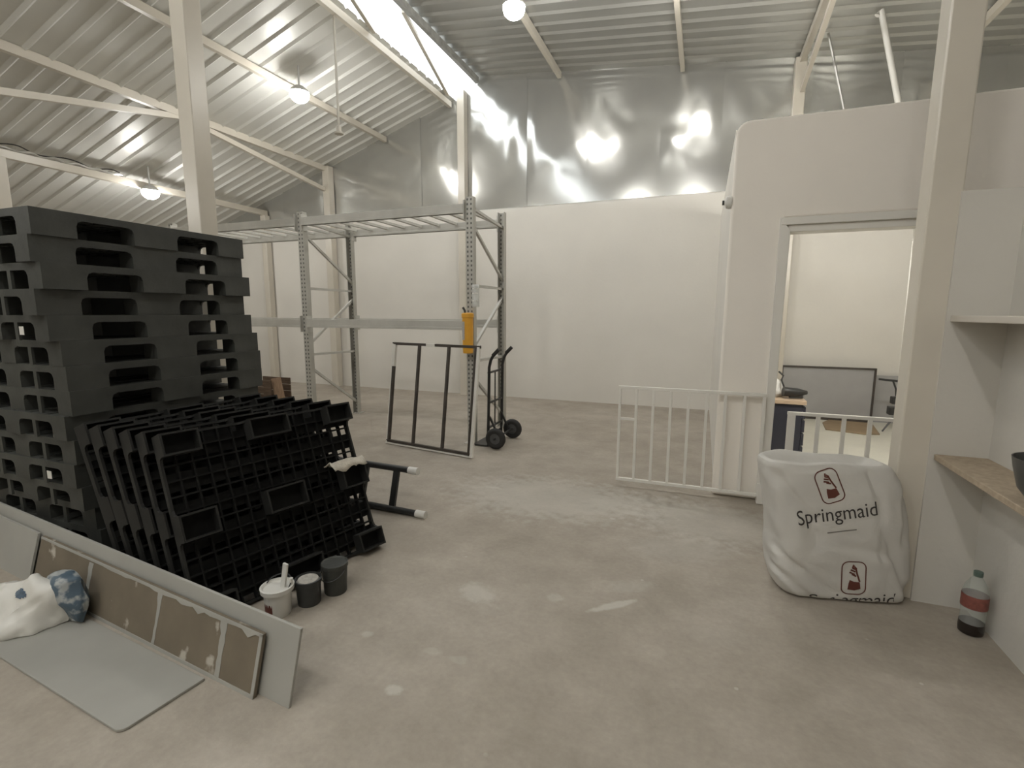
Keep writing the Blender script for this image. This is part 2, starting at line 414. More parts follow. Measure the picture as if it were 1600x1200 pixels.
# corrugated roof sheets
def roof_sheet(parent, xa, xb, zf, y0, y1, material='roof'):
    pitch, rib, h = 0.235, 0.035, -0.026
    prof = []
    y = y0
    while y < y1 - 1e-4:
        prof += [(y, 0), (min(y + pitch - rib - 0.03, y1), 0), (min(y + pitch - rib, y1), h), (min(y + pitch - 0.03, y1), h)]
        y += pitch
    prof.append((y1, 0))
    xs = [xa, xb]
    vs = [(x, py, zf(x) + ph) for x in xs for py, ph in prof]
    n = len(prof)
    fs = [(i, i + 1, i + 1 + n, i + n) for i in range(n - 1)]
    o = MB().add(vs, fs).build('roof_sheet', material, parent)
    so = o.modifiers.new('thickness', 'SOLIDIFY'); so.thickness = 0.003; so.offset = 1
    return o
cl = sempty('ceiling_left', 'ribbed metal roof slope left of the skylight')
cr = sempty('ceiling_right', 'ribbed metal roof slope right of the skylight')
yy = YMIN - 0.2
while yy < YB + 0.1:
    y1 = min(yy + 0.94, YB + 0.2)
    roof_sheet(cl, XMIN - 0.2, XL_EDGE, ZL, yy, y1)
    roof_sheet(cr, XR_EDGE - 0.06, XMAX + 0.2, ZR, yy, y1, 'roof_right')
    yy += 0.94

# ridge skylight and lattice
sk = sempty('window_1', 'bright ridge skylight strip between the two roof slopes')
k = 0
yy = YMIN - 0.2
while yy < YB + 0.1:
    y1 = min(yy + 1.8, YB + 0.19)
    MB().add([(XL_EDGE - 0.02, yy, ZL(XL_EDGE) + 0.015), (XR_EDGE + 0.05, yy, ZR(XR_EDGE) - 0.03), (XR_EDGE + 0.05, y1, ZR(XR_EDGE) - 0.03), (XL_EDGE - 0.02, y1, ZL(XL_EDGE) + 0.015)],
             [(0, 1, 2, 3)]).build('pane', 'skylight', sk)
    yy += 1.8
def beam(name, p, q, w, h, material, label, r=0):
    c = (Vector(p) + Vector(q)) / 2
    o = MB().bar(p, q, w, h).build(name, material); rebase(o, c); return struct(o, label)
# purlins along the depth of the hall
for x, z0, lab in ((-5.62, ZL(-5.62) - 0.05, 'cream purlin under the left roof slope carrying a lamp'),
                   (XL_EDGE - 0.06, ZL(XL_EDGE - 0.06) - 0.055, 'cream purlin along the left edge of the skylight'),
                   (XR_EDGE + 0.04, ZR(XR_EDGE) - 0.06, 'dark grey purlin along the right edge of the skylight'),
                   (-2.33, ZR(-2.33) - 0.05, 'purlin under the right roof slope nearest the skylight'),
                   (-0.48, ZR(-0.48) - 0.05, 'purlin under the right roof slope midway to the room'),
                   (2.7, ZR(2.7) - 0.05, 'purlin under the right roof slope above the room'),
                   (-10.9, ZL(-10.9) - 0.05, 'lowest purlin under the left roof slope')):
    beam('purlin', (x, YMIN, z0 - 0.026), (x, YB - 0.06, z0 - 0.026), 0.06, 0.09, 'old_steel' if lab.startswith('dark') else 'cream_paint', lab)
eb = beam('eave_beam', (-8.6, YMIN, 3.52), (-8.6, YB - 0.06, 3.52), 0.08, 0.10, 'cream_paint', 'cream beam low under the left roof slope with wires on it')
# skylight lattice braces
for ya, yb in ((6.0, 7.9), (4.0, 5.9), (2.0, 3.9)):
    beam('skylight_brace', (XR_EDGE - 0.02, ya, ZR(XR_EDGE) - 0.10), (XL_EDGE + 0.02, yb, ZL(XL_EDGE) - 0.03), 0.05, 0.05, 'cream_paint', 'diagonal brace crossing below the skylight')

# columns, girders
def column(x, y, w, h, label):
    o = MB().box(x - w / 2, x + w / 2, y - w / 2, y + w / 2, 0, h).build('column', 'cream_paint', bevel=0.008); rebase(o, (x, y, 0)); return struct(o, label)
column(-3.98, 3.09, 0.155, 5.15, 'cream steel column rising behind the black pallet stack')
column(-4.03, 8.08, 0.135, 5.2, 'cream steel column at the back wall under the skylight')
column(-6.93, 8.08, 0.15, 4.27, 'cream steel column at the back wall behind the left end of the rack')
column(-6.93, 2.30, 0.15, 4.27, 'cream steel column carrying the left girder beside the stack')
column(1.045, 3.10, 0.135, ZR(1.1) - 0.05, 'cream steel column beside the white sack and the doorway')
column(1.03, 8.08, 0.14, ZR(1.03) - 0.05, 'cream steel column at the back wall behind the room')
column(-8.6, 3.88, 0.13, 3.47, 'cream steel column under the low left beam')
column(-8.6, 8.08, 0.13, 3.47, 'cream steel column under the low left beam at the back wall')
# left girder: chord with knee braces between its columns
g = sempty('girder', 'cream girder under the left roof slope with sloping knee braces', (-6.97, 5.2, 4.22))
MB().bar((-6.97, YMIN, 4.235), (-6.97, YB - 0.06, 4.235), 0.07, 0.10).build('chord', 'cream_paint', g)
MB().bar((-6.97, 5.30, 4.19), (-6.97, 8.02, 3.84), 0.06, 0.07).build('brace', 'cream_paint', g)
MB().bar((-6.97, 5.20, 4.19), (-6.97, 2.38, 3.58), 0.06, 0.07).build('brace', 'cream_paint', g)
g = sempty('girder', 'cream girder under the right roof slope meeting the column beside the sack', (1.04, 5.6, 4.8))
MB().bar((1.04, YMIN, 4.85), (1.04, YB - 0.06, 4.85), 0.07, 0.09).build('chord', 'cream_paint', g)
MB().bar((1.06, 5.6, 4.80), (1.06, 8.0, 4.45), 0.05, 0.06).build('brace', 'cream_paint', g)
MB().bar((1.06, 5.5, 4.80), (1.06, 3.17, 4.45), 0.05, 0.06).build('brace', 'cream_paint', g)

# the small room on the right
RY, RH = 4.3, 2.925
poly = [(0.14, RY, 0.0)]
rr = 0.09
for t in range(7):
    a = math.pi - t * math.pi / 12
    poly.append((0.155 + 0.0 + rr + rr * math.cos(a), RY, RH - rr + rr * math.sin(a)))
poly += [(5.1, RY, RH), (5.1, RY, 0), (1.425, RY, 0), (1.395, RY, 2.205), (0.53, RY, 2.205), (0.53, RY, 0)]
w1 = MB().extrude(poly, (0, 0.13, 0)).build('wall_room_front', 'plaster_warm', bevel=0.02, seg=3); struct(w1, 'rounded white front wall of the small room with the doorway')
w2 = MB().box(0.155, 0.285, RY + 0.13, YB, 0, RH - 0.02).build('wall_room_side', 'plaster'); struct(w2, 'side wall of the small room')
w3 = MB().box(4.95, 5.1, RY + 0.13, YB, 0, RH - 0.02).build('wall_room_right', 'plaster'); struct(w3, 'far right wall inside the small room')
# door frame
d1 = sempty('door_1', 'white doorway frame of the lit room', (0.97, RY, 0))
MB().extrude([(0.49, RY - 0.02, 0), (0.545, RY - 0.02, 0), (0.565, RY - 0.02, 2.11), (0.49, RY - 0.02, 2.21)], (0, 0.17, 0)).build('jamb', 'white_paint', d1, bevel=0.004)
MB().extrude([(1.385, RY - 0.02, 0), (1.44, RY - 0.02, 0), (1.42, RY - 0.02, 2.21), (1.365, RY - 0.02, 2.11)], (0, 0.17, 0)).build('jamb', 'white_paint', d1, bevel=0.004)
MB().box(0.50, 1.42, RY - 0.025, RY + 0.15, 2.15, 2.205).build('header', 'white_paint', d1, bevel=0.004)
MB().box(0.55, 1.39, RY + 0.0, RY + 0.15, 2.10, 2.15).build('door_stop', 'white_paint', d1, bevel=0.004)
# low partition of the niche on the right
p1 = MB().box(1.10, 1.46, 3.02, 3.14, 0, 2.07).build('wall_niche_back', 'plaster_niche'); struct(p1, 'low white partition behind the shelf')
p2 = MB().box(1.335, 1.46, YMIN + 0.05, 3.02, 0, 2.07).build('wall_niche_side', 'plaster_niche'); struct(p2, 'low white side partition on the right')

# ------------------------------------------------------------------ lamps
def lamp(x, y, z, drop, label):
    t = thing('ceiling_lamp', label, 'lamp', (x, y, z), 'round lamps under the roof')
    MB().tube([(x, y, z + drop), (x, y, z + 0.06)], 0.012, 8).build('stem', 'lamp_body', t)
    MB().lathe([(0.02, 0.085), (0.06, 0.08), (0.105, 0.045), (0.126, 0.012), (0.128, 0.0)], (x, y, z), 16).build('housing', 'lamp_body', t, smooth=True)
    MB().lathe([(0.124, 0.002), (0.122, -0.035), (0.112, -0.07), (0.085, -0.10), (0.05, -0.12), (0.005, -0.128)], (x, y, z), 18).build('bulb', 'lamp_glass', t, smooth=True)
lamp(-8.47, 5.70, 3.43, 0.38, 'glowing lamp under the low left beam')
lamp(-5.30, 5.70, 4.45, 0.34, 'glowing lamp hanging left of the skylight')
lamp(-2.18, 5.70, 4.90, 0.35, 'glowing lamp at the top edge, right of the skylight')
lamp(-0.48, 5.80, 4.85, 0.22, 'glowing lamp above the frame by the middle right purlin')
for x, z in ((-8.47, 3.43), (-5.3, 4.45), (-2.18, 4.90), (-0.48, 4.85)):
    for y, wd in ((-0.2, 'second'), (-3.2, 'third')):
        if y < -1 and x < -3: continue  # third row: unseen lamps added to raise the light in front
        lamp(x, y, z, 0.33 if x < -1 else 0.22, 'lamp of the %s row overhead, %s' % (wd, {-0.48: 'by the middle right purlin', -8.47: 'under the low left beam', -5.3: 'left of the skylight', -2.18: 'right of the skylight'}[x]))
t = thing('tube_lamp', 'white tube lamp inside the lit room on the wall above the door', 'lamp', (1.0, 4.45, 2.6))
MB().box(0.7, 1.9, 4.432, 4.462, 2.56, 2.63).build('housing', 'lamp_body', t)
MB().tube([(0.72, 4.49, 2.59), (1.88, 4.49, 2.59)], 0.022, 12).build('tube', 'tube_glow', t, smooth=True)
for x in (0.72, 1.88): MB().box(x - 0.012, x + 0.012, 4.462, 4.512, 2.565, 2.615).build('end_holder', 'lamp_body', t)

t = thing('hanging_cord', 'thin pale cord hanging from the roof with a socket at its end', 'cord', (-4.30, 5.25, 5.09))
MB().tube([(-4.30, 5.25, 5.10), (-4.30, 5.25, 3.74)], 0.014, 8).build('cord', 'cord', t)
MB().lathe([(0.015, 0.10), (0.03, 0.09), (0.035, 0.03), (0.055, 0.02), (0.055, 0.0), (0.02, -0.01)], (-4.30, 5.25, 3.66), 14).build('socket', 'cord', t, smooth=True)

# wire bundle on the low left beam
for j, (yz, r_, lab) in enumerate((((3.575, 3.80), 0.022, 'thick grey flexible conduit lying along the low left beam'), ((3.615, 3.86), 0.008, 'thin dark wire looping above the low left beam'))):
    pts = []
    for i in range(40):
        y = 3.35 + i * 0.052
        pts.append((-8.6 - (0.035 if j else -0.01) + 0.02 * math.sin(i * 0.9 + j), y, yz[0] + 0.02 + (0.025 if j else 0.014) * math.sin(i * (0.55 if j else 1.2)) + (0.02 if j else 0) * (1 - i / 39)))
    o = MB().tube(pts, r_, 7).build('cable', 'grey_pipe' if j == 0 else 'black_steel', smooth=True); rebase(o, pts[20]); tag(o, lab, 'cable')

# pipes above the room
o = MB().tube([(1.60, 7.0, 4.74), (1.63, 7.0, 4.79), (1.88, 7.0, 3.8), (2.12, 7.0, 2.91)], 0.03, 10).build('pipe', 'white_pipe', smooth=True); rebase(o, (2.12, 7.0, 2.91)); tag(o, 'white pipe slanting from the roof down behind the room wall', 'pipe')
o = MB().tube([(1.225, 7.5, 4.87), (1.43, 7.5, 4.1), (1.74, 7.5, 2.91)], 0.014, 8).build('pipe', 'grey_pipe', smooth=True); rebase(o, (1.74, 7.5, 2.91)); tag(o, 'thin grey tube slanting beside the white pipe above the room', 'pipe')  # plain thin tube from the roof to the room top

# small sensor on the rounded wall corner
t = thing('wall_sensor', 'small round white sensor on the rounded corner of the room wall', 'sensor', (0.14, 4.33, 2.35))
MB().lathe([(0.045, 0.0), (0.05, -0.015), (0.045, -0.04), (0.02, -0.055)], (0.155, 4.34, 2.35), 16, axis='X').build('housing', 'white_plastic', t, smooth=True)
MB().lathe([(0.018, 0.0), (0.018, -0.02)], (0.105, 4.34, 2.35), 10, axis='X').build('lens', 'black_steel', t)

# ------------------------------------------------------------------ pallets
PL, PW, PH = 1.24, 1.0, 0.134       # along y, along x, height
FX = [(0, 0.12), (0.43, 0.57), (0.88, 1.0)]
FY = [(0, 0.20), (0.49, 0.75), (1.04, 1.24)]
def pallet_meshes(ph, fh, PW=PW, PL=PL, FX=FX, FY=FY, material='pallet', open_deck=False):
    rim = MB(); t = 0.013
    rim.box(0, PW, 0, t, fh, ph).box(0, PW, PL - t, PL, fh, ph).box(0, t, t, PL - t, fh, ph).box(PW - t, PW, t, PL - t, fh, ph)
    c = 0.03
    for a, b in ((FY[0][1], FY[1][0]), (FY[1][1], FY[2][0])):           # rounded upper corners of the fork openings
        for x in (0, PW - t):
            for y, s in ((a, 1), (b, -1)):
                rim.extrude([(x, y, fh), (x, y + s * c, fh), (x, y + s * c * 0.3, fh - c * 0.3), (x, y, fh - c)], (t, 0, 0))
    for a, b in ((FX[0][1], FX[1][0]), (FX[1][1], FX[2][0])):
        for y in (0, PL - t):
            for x, s in ((a, 1), (b, -1)):
                rim.extrude([(x, y, fh), (x + s * c, y, fh), (x + s * c * 0.3, y, fh - c * 0.3), (x, y, fh - c)], (0, t, 0))
    rib = MB(); tr = 0.009
    for i in range(1, 12):
        x = PW * i / 12; rib.box(x - tr / 2, x + tr / 2, t, PL - t, fh, ph - 0.004)
    for i in range(1, 15):
        y = PL * i / 15; rib.box(t, PW - t, y - tr / 2, y + tr / 2, fh + 0.001, ph - 0.003)
    deck = MB()
    for i in range(6):                                   # deck strips with slots between
        x = t + (PW - 2 * t) * i / 6; g_ = 0.030 if open_deck else 0.012; deck.box(x + g_, x + (PW - 2 * t) / 6 - g_, t, PL - t, ph - 0.008, ph)
    feet = []
    for xa, xb in FX:
        for ya, yb in FY:
            f = MB(); w = 0.01
            f.box(xa, xb, ya, ya + w, 0, fh).box(xa, xb, yb - w, yb, 0, fh).box(xa, xa + w, ya + w, yb - w, 0, fh).box(xb - w, xb, ya + w, yb - w, 0, fh)
            f.box(xa + w, xb - w, ya + w, yb - w, fh - 0.010, fh - 0.001)
            feet.append(f)
    foot_meshes = []
    for f in feet:
        me = f.mesh('foot', 'pallet_edge_lit' if open_deck else material)
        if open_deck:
            me.materials.append(M['pallet_shaded'])  # recessed floor of the foot gets the shade as a darker colour
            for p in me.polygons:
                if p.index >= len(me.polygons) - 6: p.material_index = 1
        foot_meshes.append(me)
    div = []
    for y in (0, PL - t):
        for a in (0.27, 0.70):
            div.append(MB().box(a, a + 0.03, y, y + t, 0, fh))
    return rim.mesh('rim', 'pallet_edge_lit' if open_deck else material), rib.mesh('rib_grid', material), deck.mesh('deck', material), foot_meshes, [d.mesh('divider', material) for d in div]
STACK = pallet_meshes(PH, 0.096)
LW, LL = 0.94, 1.075
LEAN = pallet_meshes(0.105, 0.072, LW, LL, [(a * LW, b * LW) for a, b in FX], [(a * LL / PL, b * LL / PL) for a, b in FY], 'pallet_shaded', True)
def child(name, me, parent, mtx=None):
    o = bpy.data.objects.new(name, me); COL.objects.link(o); o.parent = parent; return o
def pallet(meshes, label, group, dividers):
    p = thing('plastic_pallet', label, 'pallet', group=group, local=True)
    child('rim', meshes[0], p); child('rib_grid', meshes[1], p); 
    if meshes[2]: child('deck', meshes[2], p)
    for f in meshes[3]: child('foot', f, p)
    if dividers:
        for d in meshes[4]: child('divider', d, p)
    return p
ords = ['bottom', 'second', 'third', 'fourth', 'fifth', 'sixth', 'seventh', 'eighth', 'ninth', 'tenth', 'eleventh', 'twelfth', 'thirteenth', 'fourteenth', 'topmost']
# small shifts of each pallet in the stack, from the bottom up (x, y)
shift = [(0.0, 0.085), (0.015, 0.085), (-0.01, 0.08), (0.01, 0.03), (0.0, 0.01), (0.012, 0.02), (-0.008, 0.0), (0.02, 0.02), (0.012, 0.025),
         (0.0, 0.02), (-0.005, -0.02), (-0.02, -0.06), (0.02, -0.035), (-0.015, -0.06), (0.0, -0.05)]
SX1, SY0 = -3.15, 1.555
for i in range(15):
    lab = 'black plastic pallet, %s' % ('topmost of the tall stack at left' if i == 14 else ('lowest of the tall stack at left' if i == 0 else '%s from the floor in the tall stack at left' % ords[i]))
    p = pallet(STACK, lab, 'pallets stacked flat in the tall pile', True)
    dx, dy = shift[i]
    p.location = (SX1 - PW + dx, SY0 + dy, i * (PH + 0.0005))
    p.rotation_euler = (0, 0, R(random.uniform(-0.6, 0.6)))
    if i in (10, 4):
        l = child('label', MB().box(0.745, 0.785, -0.002, 0.0, 0.03, 0.075).mesh('label', 'white_plastic'), p); l['label'] = 'small white paper label'
# pallets leaning against the stack
LA = R(20)
Lname = ['hindmost, flat against the tall stack', 'second from the tall stack', 'third from the tall stack', 'fourth from the tall stack', 'second from the front', 'foremost, with a rag and buckets before it']
for k in range(6):
    p = pallet(LEAN, 'black plastic pallet leaning on its side, %s' % Lname[k], 'pallets leaning against the tall stack', False)
    yaw = R(14.5) * (k + 1) / 6
    ca, sa = math.cos(yaw), math.sin(yaw)
    # local y runs along the floor, local x up the slope, local -z faces out
    yv = Vector((sa, ca, 0)); nv = Vector((ca, -sa, 0))          # nv: outward on plan
    xv = -nv * math.sin(LA) + Vector((0, 0, math.cos(LA)))
    zv = -(nv * math.cos(LA) + Vector((0, 0, math.sin(LA))))
    th = 0.105 / math.cos(LA)
    top_out = SX1 + 0.03 + (th + 0.006) * (k + 1)
    org = Vector((top_out + math.sin(LA) * LW, 1.555 - 0.016 * k, 0.105 * math.sin(LA) + 0.002)) + yv * (-0.01)
    m = Matrix(((xv.x, yv.x, zv.x, org.x), (xv.y, yv.y, zv.y, org.y), (xv.z, yv.z, zv.z, org.z), (0, 0, 0, 1)))
    p.matrix_world = m
    if k == 5: FRONT = m
# rag over the middle right foot of the front pallet
def cloth(name, label, cat, fn, nu, nv_, material, thick=0.004):
    vs = [fn(a / nu, b / nv_) for a in range(nu + 1) for b in range(nv_ + 1)]
    fs = [(a * (nv_ + 1) + b, (a + 1) * (nv_ + 1) + b, (a + 1) * (nv_ + 1) + b + 1, a * (nv_ + 1) + b + 1) for a in range(nu) for b in range(nv_)]
    o = MB().add(vs, fs).build(name, material, smooth=True)
    s = o.modifiers.new('thickness', 'SOLIDIFY'); s.thickness = thick; s.offset = 1
    return tag(o, label, cat)
def ragf(u, v):
    q = Vector((0.57 * LW + 0.014, (0.97 + 0.27 * u) * LL / PL, -0.012 + 0.10 * v))
    q.x += 0.012 + 0.018 * noise.noise(Vector((u * 4, v * 3, 2.2))) + 0.018 * math.sin(math.pi * v)
    if v < 0.25: q.x -= (0.25 - v) * 0.18 * (0.8 + 0.5 * noise.noise(Vector((u * 5, 0, 4)))); q.z -= 0.008
    q.y += 0.03 * noise.noise(Vector((u * 3, v * 3, 9)))
    return FRONT @ q
rg = cloth('rag', 'crumpled off-white rag lying over the foremost leaning pallet', 'rag', ragf, 16, 8, 'rag')
rebase(rg, FRONT @ Vector((0.55, 1.04, 0.03)))

# ------------------------------------------------------------------ ladder lying on edge behind the leaning pallets
t = thing('ladder', 'dark steel ladder lying on its edge behind the leaning pallets', 'ladder', (-2.6, 3.05, 0))
def LP(x, s): return Vector((x + 0.03 * 0, 3.0 + 0.10 * (x + 1.86) * -0.35 + 0.13 * s, 0.025 + 0.275 * s))
for s, xa in ((0, -1.86), (1, -2.0)):
    MB().tube([LP(-3.75, s), LP(xa - 0.05, s)], 0.025, 10).build('rail', 'black_steel', t, smooth=True)
    o = MB().tube([LP(xa - 0.05, s), LP(xa + 0.03, s)], 0.029, 10).build('end_cap', 'white_plastic', t, smooth=True); o['label'] = 'white plastic end cap'
for x in (-2.13, -2.42, -2.71, -3.0, -3.29, -3.58):
    MB().bar(LP(x, 0), LP(x - 0.03, 1), 0.05, 0.022, (0, 1, 0)).build('rung', 'black_steel', t)

# ------------------------------------------------------------------ pallet rack
RF, RB_, XA, XB, XC = 5.05, 6.0, -4.79, -2.44, -7.14
t = thing('pallet_rack', 'grey steel pallet rack with two empty beam levels by the back wall', 'rack', (-3.6, 5.5, 0))
def upright(x, y):
    o = MB().box(-0.045, 0.045, -0.012, 0.0, 0.0, 2.74).box(-0.045, -0.037, 0.0, 0.06, 0.0, 2.74).box(0.037, 0.045, 0.0, 0.06, 0.0, 2.74)
    me = o.mesh('upright', 'upright')
    ob = bpy.data.objects.new('upright', me); COL.objects.link(ob); ob.parent = t
    ob.location = Vector((x, y, 0)) - t.location
    if y > 5.5: ob.rotation_euler = (0, 0, math.pi)
    MB().box(x - 0.07, x + 0.07, y - 0.06, y + 0.06, 0, 0.008).build('foot_plate', 'rack_grey', t)
for x in (XA, XB, XC):
    for y in (RF, RB_): upright(x, y)
BR = [((RF, 2.50), (RB_, 1.91)), ((RF, 1.80), (RB_, 1.80)), ((RF, 1.06), (RB_, 1.69)), ((RF, 0.95), (RB_, 0.93)), ((RF, 0.80), (RB_, 0.16)), ((RF, 2.64), (RB_, 2.56))]
for x in (XA, XB, XC):
    for (ya, za), (yb, zb) in BR:
        MB().bar((x, ya, za), (x, yb, zb), 0.03, 0.03).build('brace', 'rack_grey', t)
for x0, x1 in ((XA, XB), (XC, XA)):
    for y, s in ((RF, -1), (RB_, 1)):
        for z0, z1 in ((2.565, 2.665), (1.305, 1.41)):
            b = MB().box(x0 + 0.05, x1 - 0.05, y - 0.03 + 0.02 * s, y + 0.01 + 0.02 * s, z0, z1)
            b.box(x0 + 0.05, x1 - 0.05, y - 0.035 + 0.02 * s, y + 0.015 + 0.02 * s, z0, z0 + 0.03)
            b.build('beam', 'rack_grey', t, bevel=0.004)
            for xx in (x0 + 0.052, x1 - 0.052):
                MB().box(xx - 0.006, xx + 0.006, y - 0.05, y + 0.05, z0 - 0.06, z1 + 0.04).build('connector', 'rack_grey', t)
    n = 9
    for i in range(n):
        x = x0 + 0.12 + (x1 - x0 - 0.24) * i / (n - 1)
        MB().box(x - 0.02, x + 0.02, RF + 0.03, RB_ - 0.03, 2.625, 2.655).build('crossbar', 'rack_grey', t)

# yellow canister on the front upright, clear sleeve above it
t = thing('fire_extinguisher', 'yellow cylinder with black nozzle hung on the rack front upright', 'extinguisher', (-2.44, 4.96, 1.06))
cx, cy = -2.43, 4.955
MB().lathe([(0.050, 1.05), (0.056, 1.056), (0.061, 1.20), (0.061, 1.488), (0.054, 1.496), (0.02, 1.497)], (cx, cy, 0), 20).build('cylinder', 'yellow', t, smooth=True)
MB().lathe([(0.0615, 1.44), (0.069, 1.445), (0.069, 1.485), (0.0615, 1.49)], (cx, cy, 0), 20).build('band', 'yellow', t, smooth=True)
MB().tube([(cx - 0.02, cy - 0.02, 1.49), (cx - 0.025, cy - 0.02, 1.52), (cx - 0.045, cy - 0.025, 1.555)], 0.013, 8).build('nozzle', 'black_steel', t, smooth=True)
lb = MB(); n = 8
a0, a1 = R(190), R(262)
lb.add([(cx + 0.0635 * math.cos(a0 + (a1 - a0) * i / n), cy + 0.0635 * math.sin(a0 + (a1 - a0) * i / n), z) for z in (1.20, 1.40) for i in range(n + 1)], [(i, i + 1, i + n + 2, i + n + 1) for i in range(n)])
o = lb.build('label', 'label_grey', t, smooth=True); o['label'] = 'faded grey paper label'
def slv(u, v):
    return Vector((-2.39 + 0.09 * u, 4.985 - 0.03 * math.sin(math.pi * u) - 0.008 * noise.noise(Vector((u * 3, v * 5, 1))), 1.56 + 0.24 * v))
o = cloth('plastic_sleeve', 'clear plastic sleeve taped to the rack upright above the yellow cylinder', 'sleeve', slv, 6, 8, 'clear_plastic', 0.0015); rebase(o, (-2.34, 4.96, 1.56))
for z in (1.62, 1.70, 1.75):
    MB().add([slv(u, (z - 1.56) / 0.24) + Vector((0, -0.003, dz)) for dz in (0, 0.012) for u in (0.1, 0.35, 0.65, 0.9)], [(0, 1, 5, 4), (1, 2, 6, 5), (2, 3, 7, 6)]).build('print_line', 'white_plastic', o)

# ------------------------------------------------------------------ brown steel frame leaning in front of the rack
t = thing('steel_frame', 'brown and white rectangular steel frame with two inner bars standing before the rack', 'frame', (-2.75, 4.57, 0))
BL, BRt = Vector((-3.335, 4.66, 0.0)), Vector((-2.155, 4.48, 0.0))
ud = (BRt - BL).normalized(); nd = Vector((-ud.y, ud.x, 0)); vd = (Vector((0, 0, 1)) * math.cos(R(8)) + nd * math.sin(R(8)))
od = ud.cross(vd)            # towards the viewer is -nd side
FW, FHt = (BRt - BL).length, 1.165
def FP(u, v, d=0.0): return BL + ud * u + vd * v + Vector((0, 0, 0.012)) + nd * d
def fbar(name, a, b, w, material, dd=0.0, h=0.03):
    return MB().bar(FP(*a, dd), FP(*b, dd), w, h, nd).build(name, material, t)
fbar('bottom_rail', (0, 0.03), (FW - 0.03, 0.03), 0.028, 'frame_brown'); fbar('top_rail', (0, FHt - 0.02), (FW, FHt - 0.02), 0.028, 'frame_brown')
fbar('stile', (0.03, 0.03), (0.03, FHt - 0.02), 0.028, 'frame_brown'); fbar('stile', (FW - 0.05, 0.03), (FW - 0.05, FHt - 0.02), 0.028, 'frame_brown')
for u in (FW * 0.325, FW * 0.665): fbar('inner_bar', (u, 0.03), (u, FHt - 0.02), 0.026, 'frame_brown')
o = fbar('white_edge', (-0.01, 0.005), (FW, 0.005), 0.016, 'white_paint'); o['label'] = 'white painted outer edge'
fbar('white_edge', (FW - 0.018, 0.0), (FW - 0.018, FHt), 0.032, 'white_paint'); fbar('white_edge', (0.006, 0.0), (0.006, FHt - 0.01), 0.014, 'white_paint')
o = fbar('white_patch', (FW * 0.41, FHt - 0.02), (FW * 0.51, FHt - 0.02), 0.034, 'white_paint', 0, 0.034); o['label'] = 'white paint patch'
o = fbar('white_patch', (0.03, FHt - 0.28), (0.03, FHt - 0.03), 0.032, 'white_paint', 0, 0.033)

# ------------------------------------------------------------------ hand truck
t = thing('hand_truck', 'black two-wheeled hand truck standing against the rack end frame', 'hand truck', (-2.12, 5.15, 0))
for y, yh in ((4.97, 4.98), (5.36, 5.37)):
    MB().tube([(-2.20, y, 0.06), (-2.19, y, 0.35), (-2.18, y, 0.9), (-2.165, yh, 0.98), (-2.13, yh, 1.04), (-2.08, yh, 1.09)], 0.017, 10).build('rail', 'black_steel', t, smooth=True)
    MB().tube([(-2.14, yh, 1.03), (-2.07, yh, 1.10)], 0.021, 10).build('grip', 'rubber', t, smooth=True)
for z, dz in ((0.84, 0.0), (0.50, 0.0), (0.22, 0.0)):
    MB().tube([(-2.19, 4.97, z), (-2.19, 5.36, z)], 0.013, 8).build('crossbar', 'black_steel', t)
MB().tube([(-2.19, 5.16, 0.84), (-2.195, 5.16, 0.10)], 0.008, 8).build('centre_bar', 'black_steel', t)
MB().box(-2.375, -2.19, 4.95, 5.38, 0.012, 0.02).box(-2.20, -2.192, 4.95, 5.38, 0.012, 0.14).build('toe_plate', 'black_steel', t)
MB().tube([(-2.08, 4.86, 0.118), (-2.08, 5.48, 0.118)], 0.012, 8).build('axle', 'black_steel', t)
for y, s in ((4.91, -1), (5.43, 1)):
    w = MB(); prof = []
    for i in range(13):
        a = math.pi * i / 12 - math.pi / 2
        prof.append((0.085 + 0.033 * math.cos(a), 0.033 * math.sin(a)))
    prof = [(0.06, -0.028)] + prof + [(0.06, 0.028)]
    tyre = w.lathe(prof, (-2.08, y, 0.118), 24, axis='Y', cap0=False, cap1=False).build('tyre', 'rubber', t, smooth=True)
    MB().lathe([(0.062, -0.022), (0.045, -0.010), (0.022, -0.024), (0.022, 0.024), (0.045, 0.010), (0.062, 0.022)], (-2.08, y, 0.118), 20, axis='Y').build('hub', 'hub', t, smooth=True)
for y in (5.0, 5.33):
    MB().bar((-2.19, y, 0.34), (-2.08, y, 0.118), 0.02, 0.02).build('wheel_bracket', 'black_steel', t)

# ------------------------------------------------------------------ wooden crate and white sheet behind the stack
t = thing('wooden_crate', 'dark wooden crate with a light brown end board behind the pallet stack', 'crate', (-6.9, 6.35, 0))
for k in range(3): MB().box(-7.35, -6.72, 6.20, 6.22, 0.01 + k * 0.118, 0.12 + k * 0.118).build('slat', 'wood_dark', t)
MB().bar((-6.60, 6.28, 0.0), (-6.68, 6.28, 0.40), 0.20, 0.022, (0, 1, 0)).build('end_board', 'wood_light', t)
for k in range(3): MB().box(-7.35, -6.72, 6.62, 6.64, 0.01 + k * 0.118, 0.12 + k * 0.118).build('slat', 'wood_dark', t)
MB().box(-7.35, -6.72, 6.22, 6.62, 0.0, 0.015).build('base_board', 'wood_dark', t)
o = MB().box(-6.95, -6.45, 5.62, 6.05, 0.0, 0.10).build('white_box', 'white_plastic', bevel=0.01); rebase(o, (-6.7, 5.8, 0)); tag(o, 'low white box on the floor before the wooden crate', 'box')

